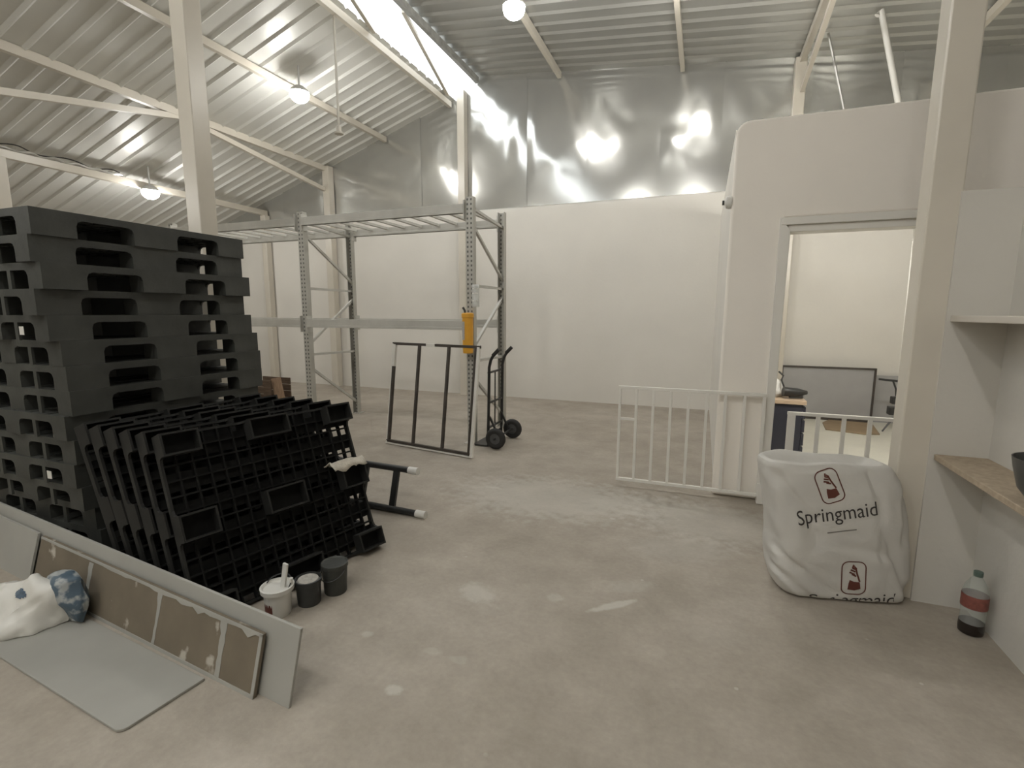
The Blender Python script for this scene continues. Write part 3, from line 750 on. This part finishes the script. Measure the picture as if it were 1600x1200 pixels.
# ------------------------------------------------------------------ boards at lower left
u0 = Vector((-0.9957, 0.0923, 0)); n0 = Vector((0.0923, 0.9957, 0))
def BP(u, v, d, lean): return Vector((-1.42, 1.245, 0)) + u0 * u + n0 * (d + v * math.sin(lean)) + Vector((0, 0, v * math.cos(lean)))
def slab(u_a, u_b, ha, hb, d, th, lean, name, material, va=0.0):
    q = [BP(u_a, va, d, lean), BP(u_b, va, d, lean), BP(u_b, hb, d, lean), BP(u_a, ha, d, lean)]
    return MB().extrude(q, n0 * th * math.cos(lean) - Vector((0, 0, th * math.sin(lean) * 0.0)))
LN = R(15)
o = slab(-0.02, 2.75, 0.295, 0.33, 0.028, 0.013, LN, 'b', 'w').build('plasterboard', 'board_white', bevel=0.002); rebase(o, (-1.9, 1.4, 0)); tag(o, 'long white plasterboard offcut on edge at back, its end sticking out past the brown one', 'board')
t = thing('plasterboard', 'long brown plasterboard offcut on edge with pale plaster stripes before the white one', 'board', (-2.2, 1.32, 0))
slab(0.145, 1.98, 0.245, 0.265, 0.0, 0.014, LN, 'b', 'w').build('panel', 'drywall_brown', t)
for a, b, v0, v1 in ((0.145, 1.98, 0.0, 0.014),):
    MB().extrude([BP(a, v0, -0.003, LN), BP(b, v0, -0.003, LN), BP(b, v1, -0.003, LN), BP(a, v1, -0.003, LN)], n0 * 0.003).build('plaster_edge', 'board_white', t)
top_edge = [BP(0.145, 0.246, -0.003, LN)]
for i in range(46):
    uu = 0.145 + 1.835 * i / 45
    dd = 0.012 + 0.022 * max(0, noise.noise(Vector((uu * 7, 1.3, 0)))) + (0.05 * max(0, noise.noise(Vector((uu * 19, 4.1, 2)))) if uu < 0.9 else 0)
    top_edge.append(BP(uu, 0.246 + 0.020 * (uu - 0.145) / 1.835 - dd, -0.003, LN))
top_edge.append(BP(1.98, 0.266, -0.003, LN))
MB().extrude(top_edge, n0 * 0.003).build('plaster_edge', 'board_white', t)
MB().extrude([BP(0.145, 0, -0.003, LN), BP(0.162, 0, -0.003, LN), BP(0.162, 0.245, -0.003, LN), BP(0.145, 0.245, -0.003, LN)], n0 * 0.003).build('plaster_edge', 'board_white', t)
for a, w in ((0.36, 0.03), (0.82, 0.022), (1.42, 0.03)):
    q = []
    for i in range(9):
        v = 0.014 + 0.225 * i / 8; q.append((a + 0.006 * noise.noise(Vector((a * 9, v * 30, 0))), v))
    for i in range(8, -1, -1):
        v = 0.014 + 0.225 * i / 8; q.append((a + w + 0.008 * noise.noise(Vector((a * 9 + 5, v * 30, 3))) + 0.01 * (v > 0.2), v))
    MB().extrude([BP(uu, vv, -0.0015, LN) for uu, vv in q], n0 * 0.0015).build('plaster_stripe', 'board_white', t)
o = slab(2.03, 2.72, 0.27, 0.28, 0.0, 0.013, LN, 'b', 'w').build('plasterboard', 'board_white'); rebase(o, (-3.6, 1.45, 0)); tag(o, 'short white plasterboard piece on edge at far left beside the brown one', 'board')
# flat board on the floor
fl_poly = []
def rc(cx, cy, r, a0, a1, n=6): return [(cx + r * math.cos(a0 + (a1 - a0) * i / n), cy + r * math.sin(a0 + (a1 - a0) * i / n), 0.001) for i in range(n + 1)]
fl_poly = rc(-1.90, 1.0, 0.035, -math.pi / 2, 0) + [(-1.833, 1.262, 0.001), (-3.1, 1.372, 0.001), (-3.1, 1.055, 0.001)]
o = MB().extrude(fl_poly, (0, 0, 0.011)).build('plasterboard', 'board_white', bevel=0.002); rebase(o, (-2.4, 1.15, 0)); tag(o, 'white plasterboard piece lying flat on the floor in front of the brown board', 'board')

# plastic bag on it
def lump(name, c, rx, ry, rz, material, seed, amp=0.25, sub=24, flat=0.0, fn=None):
    bm = bmesh.new(); bmesh.ops.create_uvsphere(bm, u_segments=sub, v_segments=sub // 2, radius=1.0)
    for v in bm.verts:
        p = v.co.copy()
        d = 1 + amp * noise.noise(p * 1.6 + Vector((seed, 0, 0))) + amp * 0.5 * noise.noise(p * 3.7 + Vector((0, seed, 0)))
        # creases: ridged noise
        d += amp * 0.35 * (1 - abs(noise.noise(p * 2.3 + Vector((seed, seed, 3)))) * 3)
        q = Vector((p.x * rx, p.y * ry, p.z * rz)) * d
        if fn: q = fn(p, q)
        q += Vector(c)
        q.z = max(q.z, flat)
        v.co = q
    me = bpy.data.meshes.new(name); bm.to_mesh(me); bm.free()
    for p in me.polygons: p.use_smooth = True
    me.materials.append(M[material]); return me
t = thing('plastic_bag', 'crumpled white plastic bag with blue print lying on the flat board', 'bag', (-2.9, 1.2, 0.013))
def crumple(name, pts, origin, material, seed, amp=0.012, cuts=3):
    bm = bmesh.new()
    for p in pts: bm.verts.new(Vector(p) - Vector(origin))
    r_ = bmesh.ops.convex_hull(bm, input=bm.verts[:])
    bmesh.ops.delete(bm, geom=[g_ for g_ in r_['geom_interior'] if isinstance(g_, bmesh.types.BMVert)], context='VERTS')
    for _ in range(cuts): bmesh.ops.subdivide_edges(bm, edges=bm.edges[:], cuts=1, use_grid_fill=True, smooth=0.25)
    bmesh.ops.triangulate(bm, faces=bm.faces[:]); bm.normal_update()
    for v in bm.verts:
        p = v.co * 7 + Vector((seed, 0, 0))
        d = amp * noise.noise(p) + amp * 1.3 * (0.5 - abs(noise.noise(p * 0.8 + Vector((0, seed, 0)))) * 2) + amp * 0.5 * noise.noise(p * 2.7)
        v.co += v.normal * d
        v.co.z = max(0.001, v.co.z)
    me = bpy.data.meshes.new(name); bm.to_mesh(me); bm.free()
    for p in me.polygons: p.use_smooth = True
    me.materials.append(M[material]); return me
BO = (-2.9, 1.2, 0.013)
me = crumple('bag_body', [(-3.35, 1.08, 0.013), (-2.97, 1.07, 0.013), (-2.86, 1.20, 0.013), (-2.78, 1.29, 0.013), (-2.95, 1.30, 0.013), (-3.35, 1.31, 0.013),
    (-3.30, 1.17, 0.11), (-3.05, 1.20, 0.185), (-2.93, 1.25, 0.235), (-2.80, 1.27, 0.20), (-2.83, 1.20, 0.13), (-2.95, 1.12, 0.10), (-3.15, 1.10, 0.08), (-2.96, 1.29, 0.16)], BO, 'white_plastic', 3.3, 0.022, 4)
o = child('bag_body', me, t)
BODY = me
# blue printed patches laid over the bag's skin
bm = bmesh.new(); bm.from_mesh(me); bvh_bag = BVHTree.FromBMesh(bm); bm.free()
def patch(name, parent, bvh, pts, direction, back, material, off=0.002):
    vs = []
    for p in pts:
        h = bvh.ray_cast(Vector(p) - direction * back, direction)
        vs.append(h[0] - direction * off if h[0] else None)
    return vs
def grid_patch(name, parent, bvh, u0_, u1_, v0_, v1_, nu, nv_, to3, direction, back, material, off=0.002, keep=None):
    idx = {}; vs = []; fs = []
    for a in range(nu + 1):
        for b in range(nv_ + 1):
            u, v = u0_ + (u1_ - u0_) * a / nu, v0_ + (v1_ - v0_) * b / nv_
            h = bvh.ray_cast(Vector(to3(u, v)) - direction * back, direction)
            if h[0] is not None: idx[a, b] = len(vs); vs.append(h[0] - direction * off)
    for a in range(nu):
        for b in range(nv_):
            kq = [(a, b), (a + 1, b), (a + 1, b + 1), (a, b + 1)]
            if all(q in idx for q in kq):
                u, v = (a + .5) / nu, (b + .5) / nv_
                if keep is None or keep(u, v): fs.append(tuple(idx[q] for q in kq))
    me2 = bpy.data.meshes.new(name); me2.from_pydata(vs, [], fs); me2.materials.append(M[material]); 
    return child(name, me2, parent)
ddir = Vector((0.15, 0.6, -0.78)).normalized()
o = grid_patch('blue_print', t, bvh_bag, 0.03, 0.13, 0.0, 0.05, 12, 6, lambda u, v: (u - 0.12, -0.02 + v, 0.15), ddir, 0.4, 'blue_print', keep=lambda u, v: (2 * u - 1) ** 2 + (2 * v - 1) ** 2 < 1)
me = crumple('blue_fold', [(-2.93, 1.31, 0.013), (-2.71, 1.31, 0.013), (-2.70, 1.285, 0.03), (-2.90, 1.28, 0.20), (-2.82, 1.325, 0.245), (-2.73, 1.33, 0.23), (-2.71, 1.31, 0.16), (-2.78, 1.26, 0.22), (-2.92, 1.325, 0.22)], BO, 'blue_white', 8.1, 0.016)
o = child('blue_fold', me, t); o['label'] = 'blue printed fold of the bag'

# ------------------------------------------------------------------ buckets
t = thing('bucket', 'white paint bucket with a stick standing in it, left of the three buckets', 'bucket', (-1.916, 1.725, 0))
bx, by = -1.916, 1.725
MB().lathe([(0.056, 0.0), (0.058, 0.004), (0.066, 0.128), (0.066, 0.13)], (bx, by, 0), 24).build('body', 'white_plastic', t, smooth=True)
MB().lathe([(0.066, 0.128), (0.078, 0.128), (0.080, 0.150), (0.072, 0.152), (0.064, 0.140), (0.01, 0.140)], (bx, by, 0), 24).build('rim', 'white_plastic', t, smooth=True)
MB().bar((bx + 0.01, by + 0.01, 0.05), (bx + 0.045, by + 0.02, 0.265), 0.028, 0.012, (0, 1, 0)).build('stick', 'white_plastic', t, bevel=0.003)
MB().tube([(bx + 0.055, by + 0.03, 0.14), (bx + 0.062, by + 0.032, 0.185)], 0.009, 8).build('knob', 'white_plastic', t)
MB().tube([(bx - 0.07, by, 0.145)] + [(bx - 0.07 * math.cos(a), by + 0.07 * math.sin(a) * 0.9, 0.150 + 0.03 * math.sin(a)) for a in [math.pi * i / 12 for i in range(1, 12)]] + [(bx + 0.07, by, 0.145)], 0.003, 6).build('handle', 'black_steel', t, smooth=True)
lb = MB(); n = 10; a0, a1 = R(215), R(290)
lb.add([(bx + (0.0615 + 0.03 * (z - 0.05)) * math.cos(a0 + (a1 - a0) * i / n), by + (0.0615 + 0.03 * (z - 0.05)) * math.sin(a0 + (a1 - a0) * i / n), z) for z in (0.03, 0.10) for i in range(n + 1)], [(i, i + 1, i + n + 2, i + n + 1) for i in range(n)])
o = lb.build('label', 'red_print', t, smooth=True); o['label'] = 'dark brown printed patch'
lb = MB(); a0, a1 = R(165), R(208)
lb.add([(bx + (0.0615 + 0.05 * (z - 0.05)) * math.cos(a0 + (a1 - a0) * i / n), by + (0.0615 + 0.05 * (z - 0.05)) * math.sin(a0 + (a1 - a0) * i / n), z) for z in (0.01, 0.115) for i in range(n + 1)], [(i, i + 1, i + n + 2, i + n + 1) for i in range(n)])
o = lb.build('label', 'dark_plastic', t, smooth=True); o['label'] = 'dark printed band'
t = thing('bucket', 'small dark grey bucket with dried plaster on top, middle of the three buckets', 'bucket', (-1.843, 1.855, 0))
bx, by = -1.843, 1.855
MB().lathe([(0.054, 0.0), (0.056, 0.004), (0.062, 0.11), (0.066, 0.112), (0.067, 0.135), (0.062, 0.137), (0.058, 0.12), (0.01, 0.12)], (bx, by, 0), 24).build('body', 'dark_plastic', t, smooth=True)
mm = MB(); prof = [(0.059, 0.118), (0.05, 0.133), (0.03, 0.137), (0.008, 0.135)]
o = mm.lathe(prof, (bx, by, 0), 20).build('dried_plaster', 'plaster_mix', t, smooth=True); o['label'] = 'crust of dried grey plaster'
t = thing('bucket', 'plain black bucket with a flat lid, right of the three buckets', 'bucket', (-1.787, 1.99, 0))
bx, by = -1.787, 1.99
MB().lathe([(0.056, 0.0), (0.058, 0.004), (0.066, 0.145), (0.066, 0.15)], (bx, by, 0), 24).build('body', 'pallet', t, smooth=True)
MB().lathe([(0.068, 0.143), (0.070, 0.147), (0.070, 0.168), (0.066, 0.170), (0.06, 0.165), (0.01, 0.165)], (bx, by, 0), 24).build('lid', 'pallet', t, smooth=True)
MB().tube([(bx - 0.068, by - 0.005, 0.14)] + [(bx - 0.074 * math.cos(a), by - 0.074 * math.sin(a), 0.14 - 0.05 * math.sin(a)) for a in [math.pi * i / 12 for i in range(1, 12)]] + [(bx + 0.068, by - 0.005, 0.14)], 0.0025, 6).build('handle', 'black_steel', t, smooth=True)

# ------------------------------------------------------------------ gates
def gate(name_label, x0, x1, y, z0, z1, bars, wb_=0.022, first=0.022, latch=None):
    t = thing('safety_gate', name_label, 'gate', ((x0 + x1) / 2, y, 0))
    MB().box(x0, x1, y - 0.013, y + 0.013, z1 - 0.026, z1).build('top_rail', 'white_paint', t, bevel=0.003)
    MB().box(x0, x1, y - 0.013, y + 0.013, z0, z0 + 0.026).build('bottom_rail', 'white_paint', t, bevel=0.003)
    for i, x in enumerate(bars):
        w = first if i == 0 else wb_
        MB().box(x - w / 2, x + w / 2, y - 0.011, y + 0.011, z0 + 0.026, z1 - 0.026).build('bar', 'white_paint', t, bevel=0.002)
    if latch:
        MB().box(bars[0], bars[1], y - 0.009, y + 0.009, latch - 0.010, latch + 0.010).build('latch_bar', 'white_paint', t)
    return t
bars = [-0.635 + 0.1385 * i for i in range(9)]
t = gate('white barred gate swung open against the rounded room wall', -0.648, 0.49, 4.235, 0.05, 0.885, bars, latch=0.60)
for z in (0.12, 0.78):
    MB().tube([(0.475, 4.262, z - 0.03), (0.475, 4.262, z + 0.03)], 0.012, 8).build('hinge', 'white_paint', t)
MB().box(0.465, 0.535, 4.20, 4.272, 0.0, 0.17).build('hinge_post', 'white_paint', t, bevel=0.006)
gate('lower white barred gate closed across the doorway behind the sack', 0.655, 1.385, 4.35, 0.03, 0.735, [0.685, 0.867, 1.038, 1.205, 1.372], wb_=0.028, first=0.055)

# ------------------------------------------------------------------ things inside the room
t = thing('drawer_cabinet', 'dark navy drawer cabinet with a tan top inside the lit room', 'cabinet', (0.85, 5.75, 0))
MB().box(0.62, 0.97, 5.58, 6.1, 0.02, 0.59).build('body', 'navy', t, bevel=0.004)
MB().box(0.60, 1.0, 5.56, 6.12, 0.595, 0.635).build('top', 'tan', t, bevel=0.003)
for k in range(4):
    z = 0.04 + k * 0.137
    d = MB().box(0.972, 1.0, 5.58, 6.1, z, z + 0.12).build('drawer', 'navy', t, bevel=0.003)
    MB().box(1.0, 1.012, 5.75, 5.93, z + 0.05, z + 0.065).build('handle', 'hub', d)
t = thing('power_tool', 'black power tool lying on the drawer cabinet in the room', 'tool', (0.90, 5.7, 0.636))
MB().tube([(0.80, 5.68, 0.705), (0.93, 5.70, 0.70), (1.02, 5.72, 0.70)], [0.05, 0.045, 0.02], 10).build('motor', 'black_steel', t, smooth=True)
MB().bar((0.86, 5.69, 0.657), (0.98, 5.71, 0.657), 0.05, 0.03).build('handle', 'black_steel', t, bevel=0.005)
MB().tube([(0.82, 5.7, 0.72), (0.78, 5.72, 0.82), (0.80, 5.75, 0.86), (0.76, 5.78, 0.90)], 0.009, 6).build('cord', 'black_steel', t, smooth=True)
o = bpy.data.objects.new('plastic_bag', lump('plastic_bag', (0, 0, 0.075), 0.10, 0.1, 0.11, 'white_plastic', 5.5, 0.35, 20, 0.0)); COL.objects.link(o); o.location = (0.72, 5.82, 0.636)
tag(o, 'small crumpled white plastic bag on the drawer cabinet behind the black tool', 'bag')
t = thing('framed_board', 'large grey board in a dark frame leaning on the back wall of the room', 'board', (1.66, 8.05, 0))
MB().box(1.10, 2.22, 8.03, 8.045, 0.05, 0.735).build('panel', 'board_grey', t)
for a in ((1.085, 2.235, 0.735, 0.76), (1.085, 2.235, 0.004, 0.05)):
    MB().box(a[0], a[1], 8.015, 8.05, a[2], a[3]).build('frame_rail', 'frame_brown', t)
for x in (1.085, 2.21): MB().box(x, x + 0.025, 8.015, 8.05, 0.05, 0.735).build('frame_stile', 'frame_brown', t)
o = MB().box(2.24, 2.62, 8.10, 8.115, 0.0, 0.66).build('board', 'board_grey'); rebase(o, (2.43, 8.1, 0)); tag(o, 'plain grey panel standing in for the shaded wall area right of the framed board', 'board')  # flat grey panel put in for the shade behind the stand
t = thing('work_light_stand', 'dark stand with a clamped box and trailing lead beside the framed board', 'stand', (2.38, 7.5, 0))
MB().tube([(2.12, 7.5, 0.675), (2.46, 7.5, 0.645)], 0.014, 8).build('arm', 'black_steel', t)
MB().tube([(2.27, 7.5, 0.66), (2.31, 7.5, 0.56), (2.32, 7.5, 0.47)], 0.010, 6).build('lead', 'black_steel', t, smooth=True)
MB().box(2.27, 2.44, 7.44, 7.54, 0.37, 0.46).build('clamp', 'black_steel', t, bevel=0.008)
MB().box(2.25, 2.44, 7.43, 7.55, 0.23, 0.33).build('box', 'black_steel', t, bevel=0.008)
MB().tube([(2.36, 7.5, 0.02), (2.36, 7.5, 0.65)], 0.014, 8).build('pole', 'black_steel', t)
for dx, dy in ((-0.16, -0.05), (0.12, 0.12), (0.1, -0.14)):
    MB().tube([(2.36, 7.5, 0.26), (2.36 + dx, 7.5 + dy, 0.012)], 0.010, 6).build('leg', 'black_steel', t)
o = MB().extrude([(1.55, 7.30, 0.006), (1.95, 7.18, 0.006), (2.12, 7.24, 0.006), (2.22, 7.95, 0.006), (1.72, 7.98, 0.006), (1.60, 7.75, 0.006)], (0, 0, 0.012)).build('cardboard_sheet', 'cardboard'); rebase(o, (1.9, 7.6, 0.005)); tag(o, 'brown cardboard sheet on the floor before the framed board', 'cardboard')

# ------------------------------------------------------------------ right: shelves, bowl, bottle
o = MB().box(1.12, 1.335, -1.0, 3.02, 0.772, 0.80).build('shelf', 'chipboard', bevel=0.003); rebase(o, (1.23, 2, 0.786)); tag(o, 'lower bare chipboard shelf along the right partition', 'shelf')
o = MB().box(1.115, 1.335, 1.85, 3.02, 1.462, 1.492).build('shelf', 'shelf_paint', bevel=0.003); rebase(o, (1.23, 2.4, 1.477)); tag(o, 'upper pale shelf at eye height along the right partition', 'shelf')
o = MB().lathe([(0.05, 0.0), (0.06, 0.002), (0.115, 0.05), (0.135, 0.10), (0.142, 0.125), (0.138, 0.125), (0.11, 0.052), (0.055, 0.008), (0.01, 0.006)], (0, 0, 0), 28).build('bowl', 'steel_bowl', smooth=True)
o.location = (1.20, 2.25, 0.8005); o.scale = (0.92, 0.92, 1.5); tag(o, 'dark metal bowl on the lower chipboard shelf at the right edge', 'bowl')
t = thing('bottle', 'clear plastic drink bottle with red label and dark dregs by the right partition', 'bottle', (1.262, 2.80, 0))
MB().lathe([(0.0475, 0.058), (0.046, 0.10), (0.049, 0.13), (0.049, 0.20), (0.042, 0.235), (0.022, 0.275), (0.015, 0.285), (0.015, 0.292)], (1.262, 2.80, 0), 24, cap0=False).build('shell', 'pet', t, smooth=True)
MB().lathe([(0.040, 0.0), (0.047, 0.006), (0.049, 0.03), (0.0475, 0.058)], (1.262, 2.80, 0), 24).build('liquid', 'cola', t, smooth=True)
MB().lathe([(0.0500, 0.135), (0.0505, 0.137), (0.0505, 0.195), (0.0500, 0.197)], (1.262, 2.80, 0), 24, cap0=False, cap1=False).build('label', 'red_label', t, smooth=True)
MB().lathe([(0.017, 0.286), (0.018, 0.288), (0.018, 0.308), (0.015, 0.310)], (1.262, 2.80, 0), 16).build('cap', 'green_cap', t, smooth=True)

# ------------------------------------------------------------------ the sack
SO = Vector((0.42, 2.78, 0)); SU = Vector((math.cos(R(13)), math.sin(R(13)), 0)); SN = Vector((-SU.y, SU.x, 0))
t = thing('woven_sack', 'large white sack printed with a name and emblems standing by the doorway', 'sack', (0.75, 2.9, 0))
rings = [(0.0, 0.11, 0.655, 0.22), (0.012, 0.07, 0.68, 0.27), (0.035, 0.052, 0.685, 0.285), (0.07, 0.045, 0.69, 0.29), (0.14, 0.034, 0.695, 0.295), (0.22, 0.022, 0.68, 0.295), (0.32, 0.01, 0.662, 0.295), (0.42, -0.010, 0.645, 0.295),
         (0.52, -0.02, 0.625, 0.29), (0.60, -0.03, 0.605, 0.28), (0.66, -0.042, 0.585, 0.265), (0.705, -0.052, 0.56, 0.25), (0.728, -0.048, 0.54, 0.23), (0.738, -0.03, 0.515, 0.19), (0.715, 0.0, 0.485, 0.13), (0.68, 0.05, 0.42, 0.07)]
NR = 96
_fine = []
for i in range(len(rings) - 1):
    a_, b_ = rings[i], rings[i + 1]
    m_ = max(1, int(round(abs(b_[0] - a_[0]) / 0.016)))
    for j in range(m_):
        f_ = j / m_; _fine.append(tuple(p * (1 - f_) + q * f_ for p, q in zip(a_, b_)))
rings = _fine + [rings[-1]]
CREASES = [(-0.02, 0.27, 0.27, 0.03, 0.022, 0.022), (0.02, 0.14, 0.17, 0.02, 0.015, 0.016), (-0.01, 0.20, 0.12, 0.16, 0.014, 0.02), (-0.03, 0.66, 0.13, 0.44, 0.016, 0.030), (0.13, 0.44, 0.17, 0.30, 0.012, 0.035),
           (0.40, 0.70, 0.47, 0.52, 0.012, 0.022), (0.50, 0.40, 0.66, 0.05, 0.015, 0.03), (0.47, 0.52, 0.50, 0.24, 0.012, 0.02), (0.06, 0.70, 0.34, 0.69, 0.010, 0.014), (0.30, 0.30, 0.55, 0.26, 0.008, 0.03), (0.58, 0.62, 0.60, 0.35, 0.012, 0.02)]
def crease(u, z):
    r_ = 0.0
    for ux, zx, uy, zy, am, wd in CREASES:
        dx, dz = uy - ux, zy - zx; L2 = dx * dx + dz * dz
        t_ = max(0, min(1, ((u - ux) * dx + (z - zx) * dz) / L2))
        ex_, ez_ = u - ux - t_ * dx, z - zx - t_ * dz
        sd = (ex_ * dz - ez_ * dx) / math.sqrt(L2); d_ = math.hypot(ex_, ez_)
        r_ += am * math.exp(-(d_ / wd) ** 2) * (1.6 * sd / wd - 0.5)
    return r_
vs, fs = [], []
for z, ua, ub, dep in rings:
    uc, hu = (ua + ub) / 2, (ub - ua) / 2
    for k in range(NR):
        a = 2 * math.pi * k / NR
        ca, sa = math.cos(a), math.sin(a)
        e = 0.42
        u = uc + hu * math.copysign(abs(ca) ** e, ca)
        d = 0.145 + dep / 2 * math.copysign(abs(sa) ** e, sa)
        q = SO + SU * u + SN * d
        wr = 0.015 * noise.noise(Vector((u * 3.6 + 1.7, d * 4, z * 3.2))) + 0.014 * (0.3 - abs(noise.noise(Vector((u * 4.5 + z * 3, d * 4, z * 5 - u * 2))))) + 0.007 * noise.noise(Vector((u * 14 + z * 9, d * 9, z * 11)))
        if sa < 0: wr += crease(u, z)
        cr_ = abs(((u + z * 0.9 - 0.28) * 4.0) % 1.0 - 0.5)
        if u < 0.26 and z < 0.42: wr += 0.012 * (0.5 - cr_) * min(1, (0.26 - u) * 8) * min(1, (0.42 - z) * 8)
        q += (q - (SO + SU * uc + SN * 0.145)).normalized() * wr * (1 if 0.01 < z else 0.3)
        zz = z
        if z > 0.66: zz += 0.022 * noise.noise(Vector((u * 5.5, d * 3, 4.0))) + (0.028 * (0.25 - abs(u - 0.2)) if z > 0.66 else 0) - 0.05 * max(0, u - 0.42)
        q.z = max(0, zz); vs.append(q)
n = len(rings)
for i in range(n - 1):
    for k in range(NR):
        a, b = i * NR + k, i * NR + (k + 1) % NR
        fs.append((a, b, b + NR, a + NR))
fs.append(tuple(reversed(range(NR)))); fs.append(tuple(range((n - 1) * NR, n * NR)))
bmsk = MB().add(vs, fs)
sk_world = [v.copy() for v in bmsk.v]; sk_faces = list(bmsk.f)
body = bmsk.build('sack_body', 'sack', t, smooth=True)
ss = body.modifiers.new('smooth', 'SUBSURF'); ss.levels = 1; ss.render_levels = 1
dg = bpy.context.evaluated_depsgraph_get()
ev = body.evaluated_get(dg); em = ev.to_mesh()
ev_bvh = BVHTree.FromPolygons([v.co + t.location for v in em.vertices], [tuple(p.vertices) for p in em.polygons]); ev.to_mesh_clear()
def on_sack(u, z, off=0.0022):
    st = SO + SU * u - SN * 0.4 + Vector((0, 0, z))
    h = ev_bvh.ray_cast(st, SN)
    return h[0] - SN * off if h[0] else SO + SU * u - SN * off + Vector((0, 0, z))
def ink(name, tris_v, tris_f, material, parent):
    tris_f = [f for f in tris_f if min(tris_v[i][1] for i in f) > 0.012]
    me = bpy.data.meshes.new(name); me.from_pydata([on_sack(u, z) - t.location for u, z in tris_v], [], tris_f); me.materials.append(M[material])
    return child(name, me, parent)
def ink_poly(name, pts, material, parent):
    bm = bmesh.new(); vv = [bm.verts.new((u, z, 0)) for u, z in pts]; bm.faces.new(vv)
    bmesh.ops.triangulate(bm, faces=bm.faces[:])
    for _ in range(2): bmesh.ops.subdivide_edges(bm, edges=[e for e in bm.edges if e.calc_length() > 0.015], cuts=1, use_grid_fill=True)
    bm.verts.index_update()
    r_ = ink(name, [(v.co.x, v.co.y) for v in bm.verts], [tuple(v.index for v in f.verts) for f in bm.faces], material, parent); bm.free(); return r_
def ink_line(name, pts, w, material, parent, closed=False):
    n = len(pts); A = []; F = []
    for i, p in enumerate(pts):
        a = pts[(i - 1) % n] if closed or i else p; b = pts[(i + 1) % n] if closed or i < n - 1 else p
        d = Vector((b[0] - a[0], b[1] - a[1])).normalized(); nn = Vector((-d.y, d.x)) * w / 2
        A += [(p[0] + nn.x, p[1] + nn.y), (p[0] - nn.x, p[1] - nn.y)]
    for i in range(n if closed else n - 1):
        j = (i + 1) % n; F.append((2 * i, 2 * j, 2 * j + 1, 2 * i + 1))
    return ink(name, A, F, material, parent)
def word(text, u_a, z_a, u_b, z_b, size, name):
    cu = bpy.data.curves.new('word', 'FONT'); cu.body = text; cu.size = 1.0; cu.resolution_u = 3
    ob = bpy.data.objects.new('word', cu); COL.objects.link(ob)
    d2 = bpy.context.evaluated_depsgraph_get(); d2.update()
    me = bpy.data.meshes.new_from_object(ob.evaluated_get(d2)); bpy.data.objects.remove(ob)
    bm = bmesh.new(); bm.from_mesh(me)
    xs = [v.co.x for v in bm.verts]; x0, x1 = min(xs), max(xs)
    dvec = Vector((u_b - u_a, z_b - z_a)); ln = dvec.length; dvec.normalize(); nv2 = Vector((-dvec.y, dvec.x))
    for v in bm.verts:
        a = (v.co.x - x0) / (x1 - x0) * ln; b = v.co.y * size
        v.co = Vector((u_a + dvec.x * a + nv2.x * b, z_a + dvec.y * a + nv2.y * b, 0))
    bmesh.ops.subdivide_edges(bm, edges=[e for e in bm.edges if e.calc_length() > 0.02], cuts=1)
    bm.verts.index_update()
    o = ink(name, [(v.co.x, v.co.y) for v in bm.verts], [tuple(v.index for v in f.verts) for f in bm.faces], 'black_print', t); bm.free(); return o
o = word('Springmaid', 0.098, 0.412, 0.466, 0.492, 0.108, 'lettering'); o['label'] = 'black printed word Springmaid'
o = word('Springmaid', 0.19, -0.030, 0.60, 0.006, 0.10, 'lettering'); o['label'] = 'printed word partly tucked under the sack'; o['kind'] = 'stuff'
ink_line('printed_line', [(0.24 + 0.133 * i / 8, 0.380 + 0.030 * i / 8) for i in range(9)], 0.006, 'grey_print', t)
def emblem(u, z, ang, s):
    ca, sa = math.cos(ang), math.sin(ang)
    tr = lambda x, y: (u + s * (x * ca - y * sa), z + s * (x * sa + y * ca))
    ring = []
    for cx_, cy_, a0 in ((0.25, 0.62, 0), (-0.25, 0.62, 90), (-0.25, -0.62, 180), (0.25, -0.62, 270)):
        for i in range(6):
            a = R(a0 + 18 * i); ring.append(tr(cx_ + 0.36 * math.cos(a), cy_ + 0.36 * math.sin(a)))
    ink_line('emblem_outline', ring, 0.006 * s / 0.1, 'red_print', t, True)
    ink_poly('emblem_shape', [tr(*p) for p in ((-0.30, -0.68), (0.05, -0.74), (0.36, -0.62), (0.30, -0.22), (0.0, -0.20), (-0.20, -0.10), (-0.26, -0.3))], 'red_print', t)
    for seg in (((0.0, 0.80), (-0.06, 0.60), (0.10, 0.52)), ((-0.16, 0.50), (0.08, 0.38)), ((-0.22, 0.36), (0.05, 0.22)), ((0.10, 0.62), (0.16, 0.30), (0.30, -0.20)), ((-0.10, 0.24), (0.12, 0.12)), ((0.02, 0.70), (0.14, 0.55))):
        pts = []
        for i in range(len(seg) - 1):
            for j in range(4):
                f = j / 4; pts.append(tr(seg[i][0] * (1 - f) + seg[i + 1][0] * f, seg[i][1] * (1 - f) + seg[i + 1][1] * f))
        pts.append(tr(*seg[-1])); ink_line('emblem_stroke', pts, 0.009 * s / 0.1, 'red_print', t)
emblem(0.232, 0.628, R(22), 0.088)
emblem(0.383, 0.146, R(4), 0.092)

for o in list(bpy.data.objects):
    if '_local' in o: del o['_local']
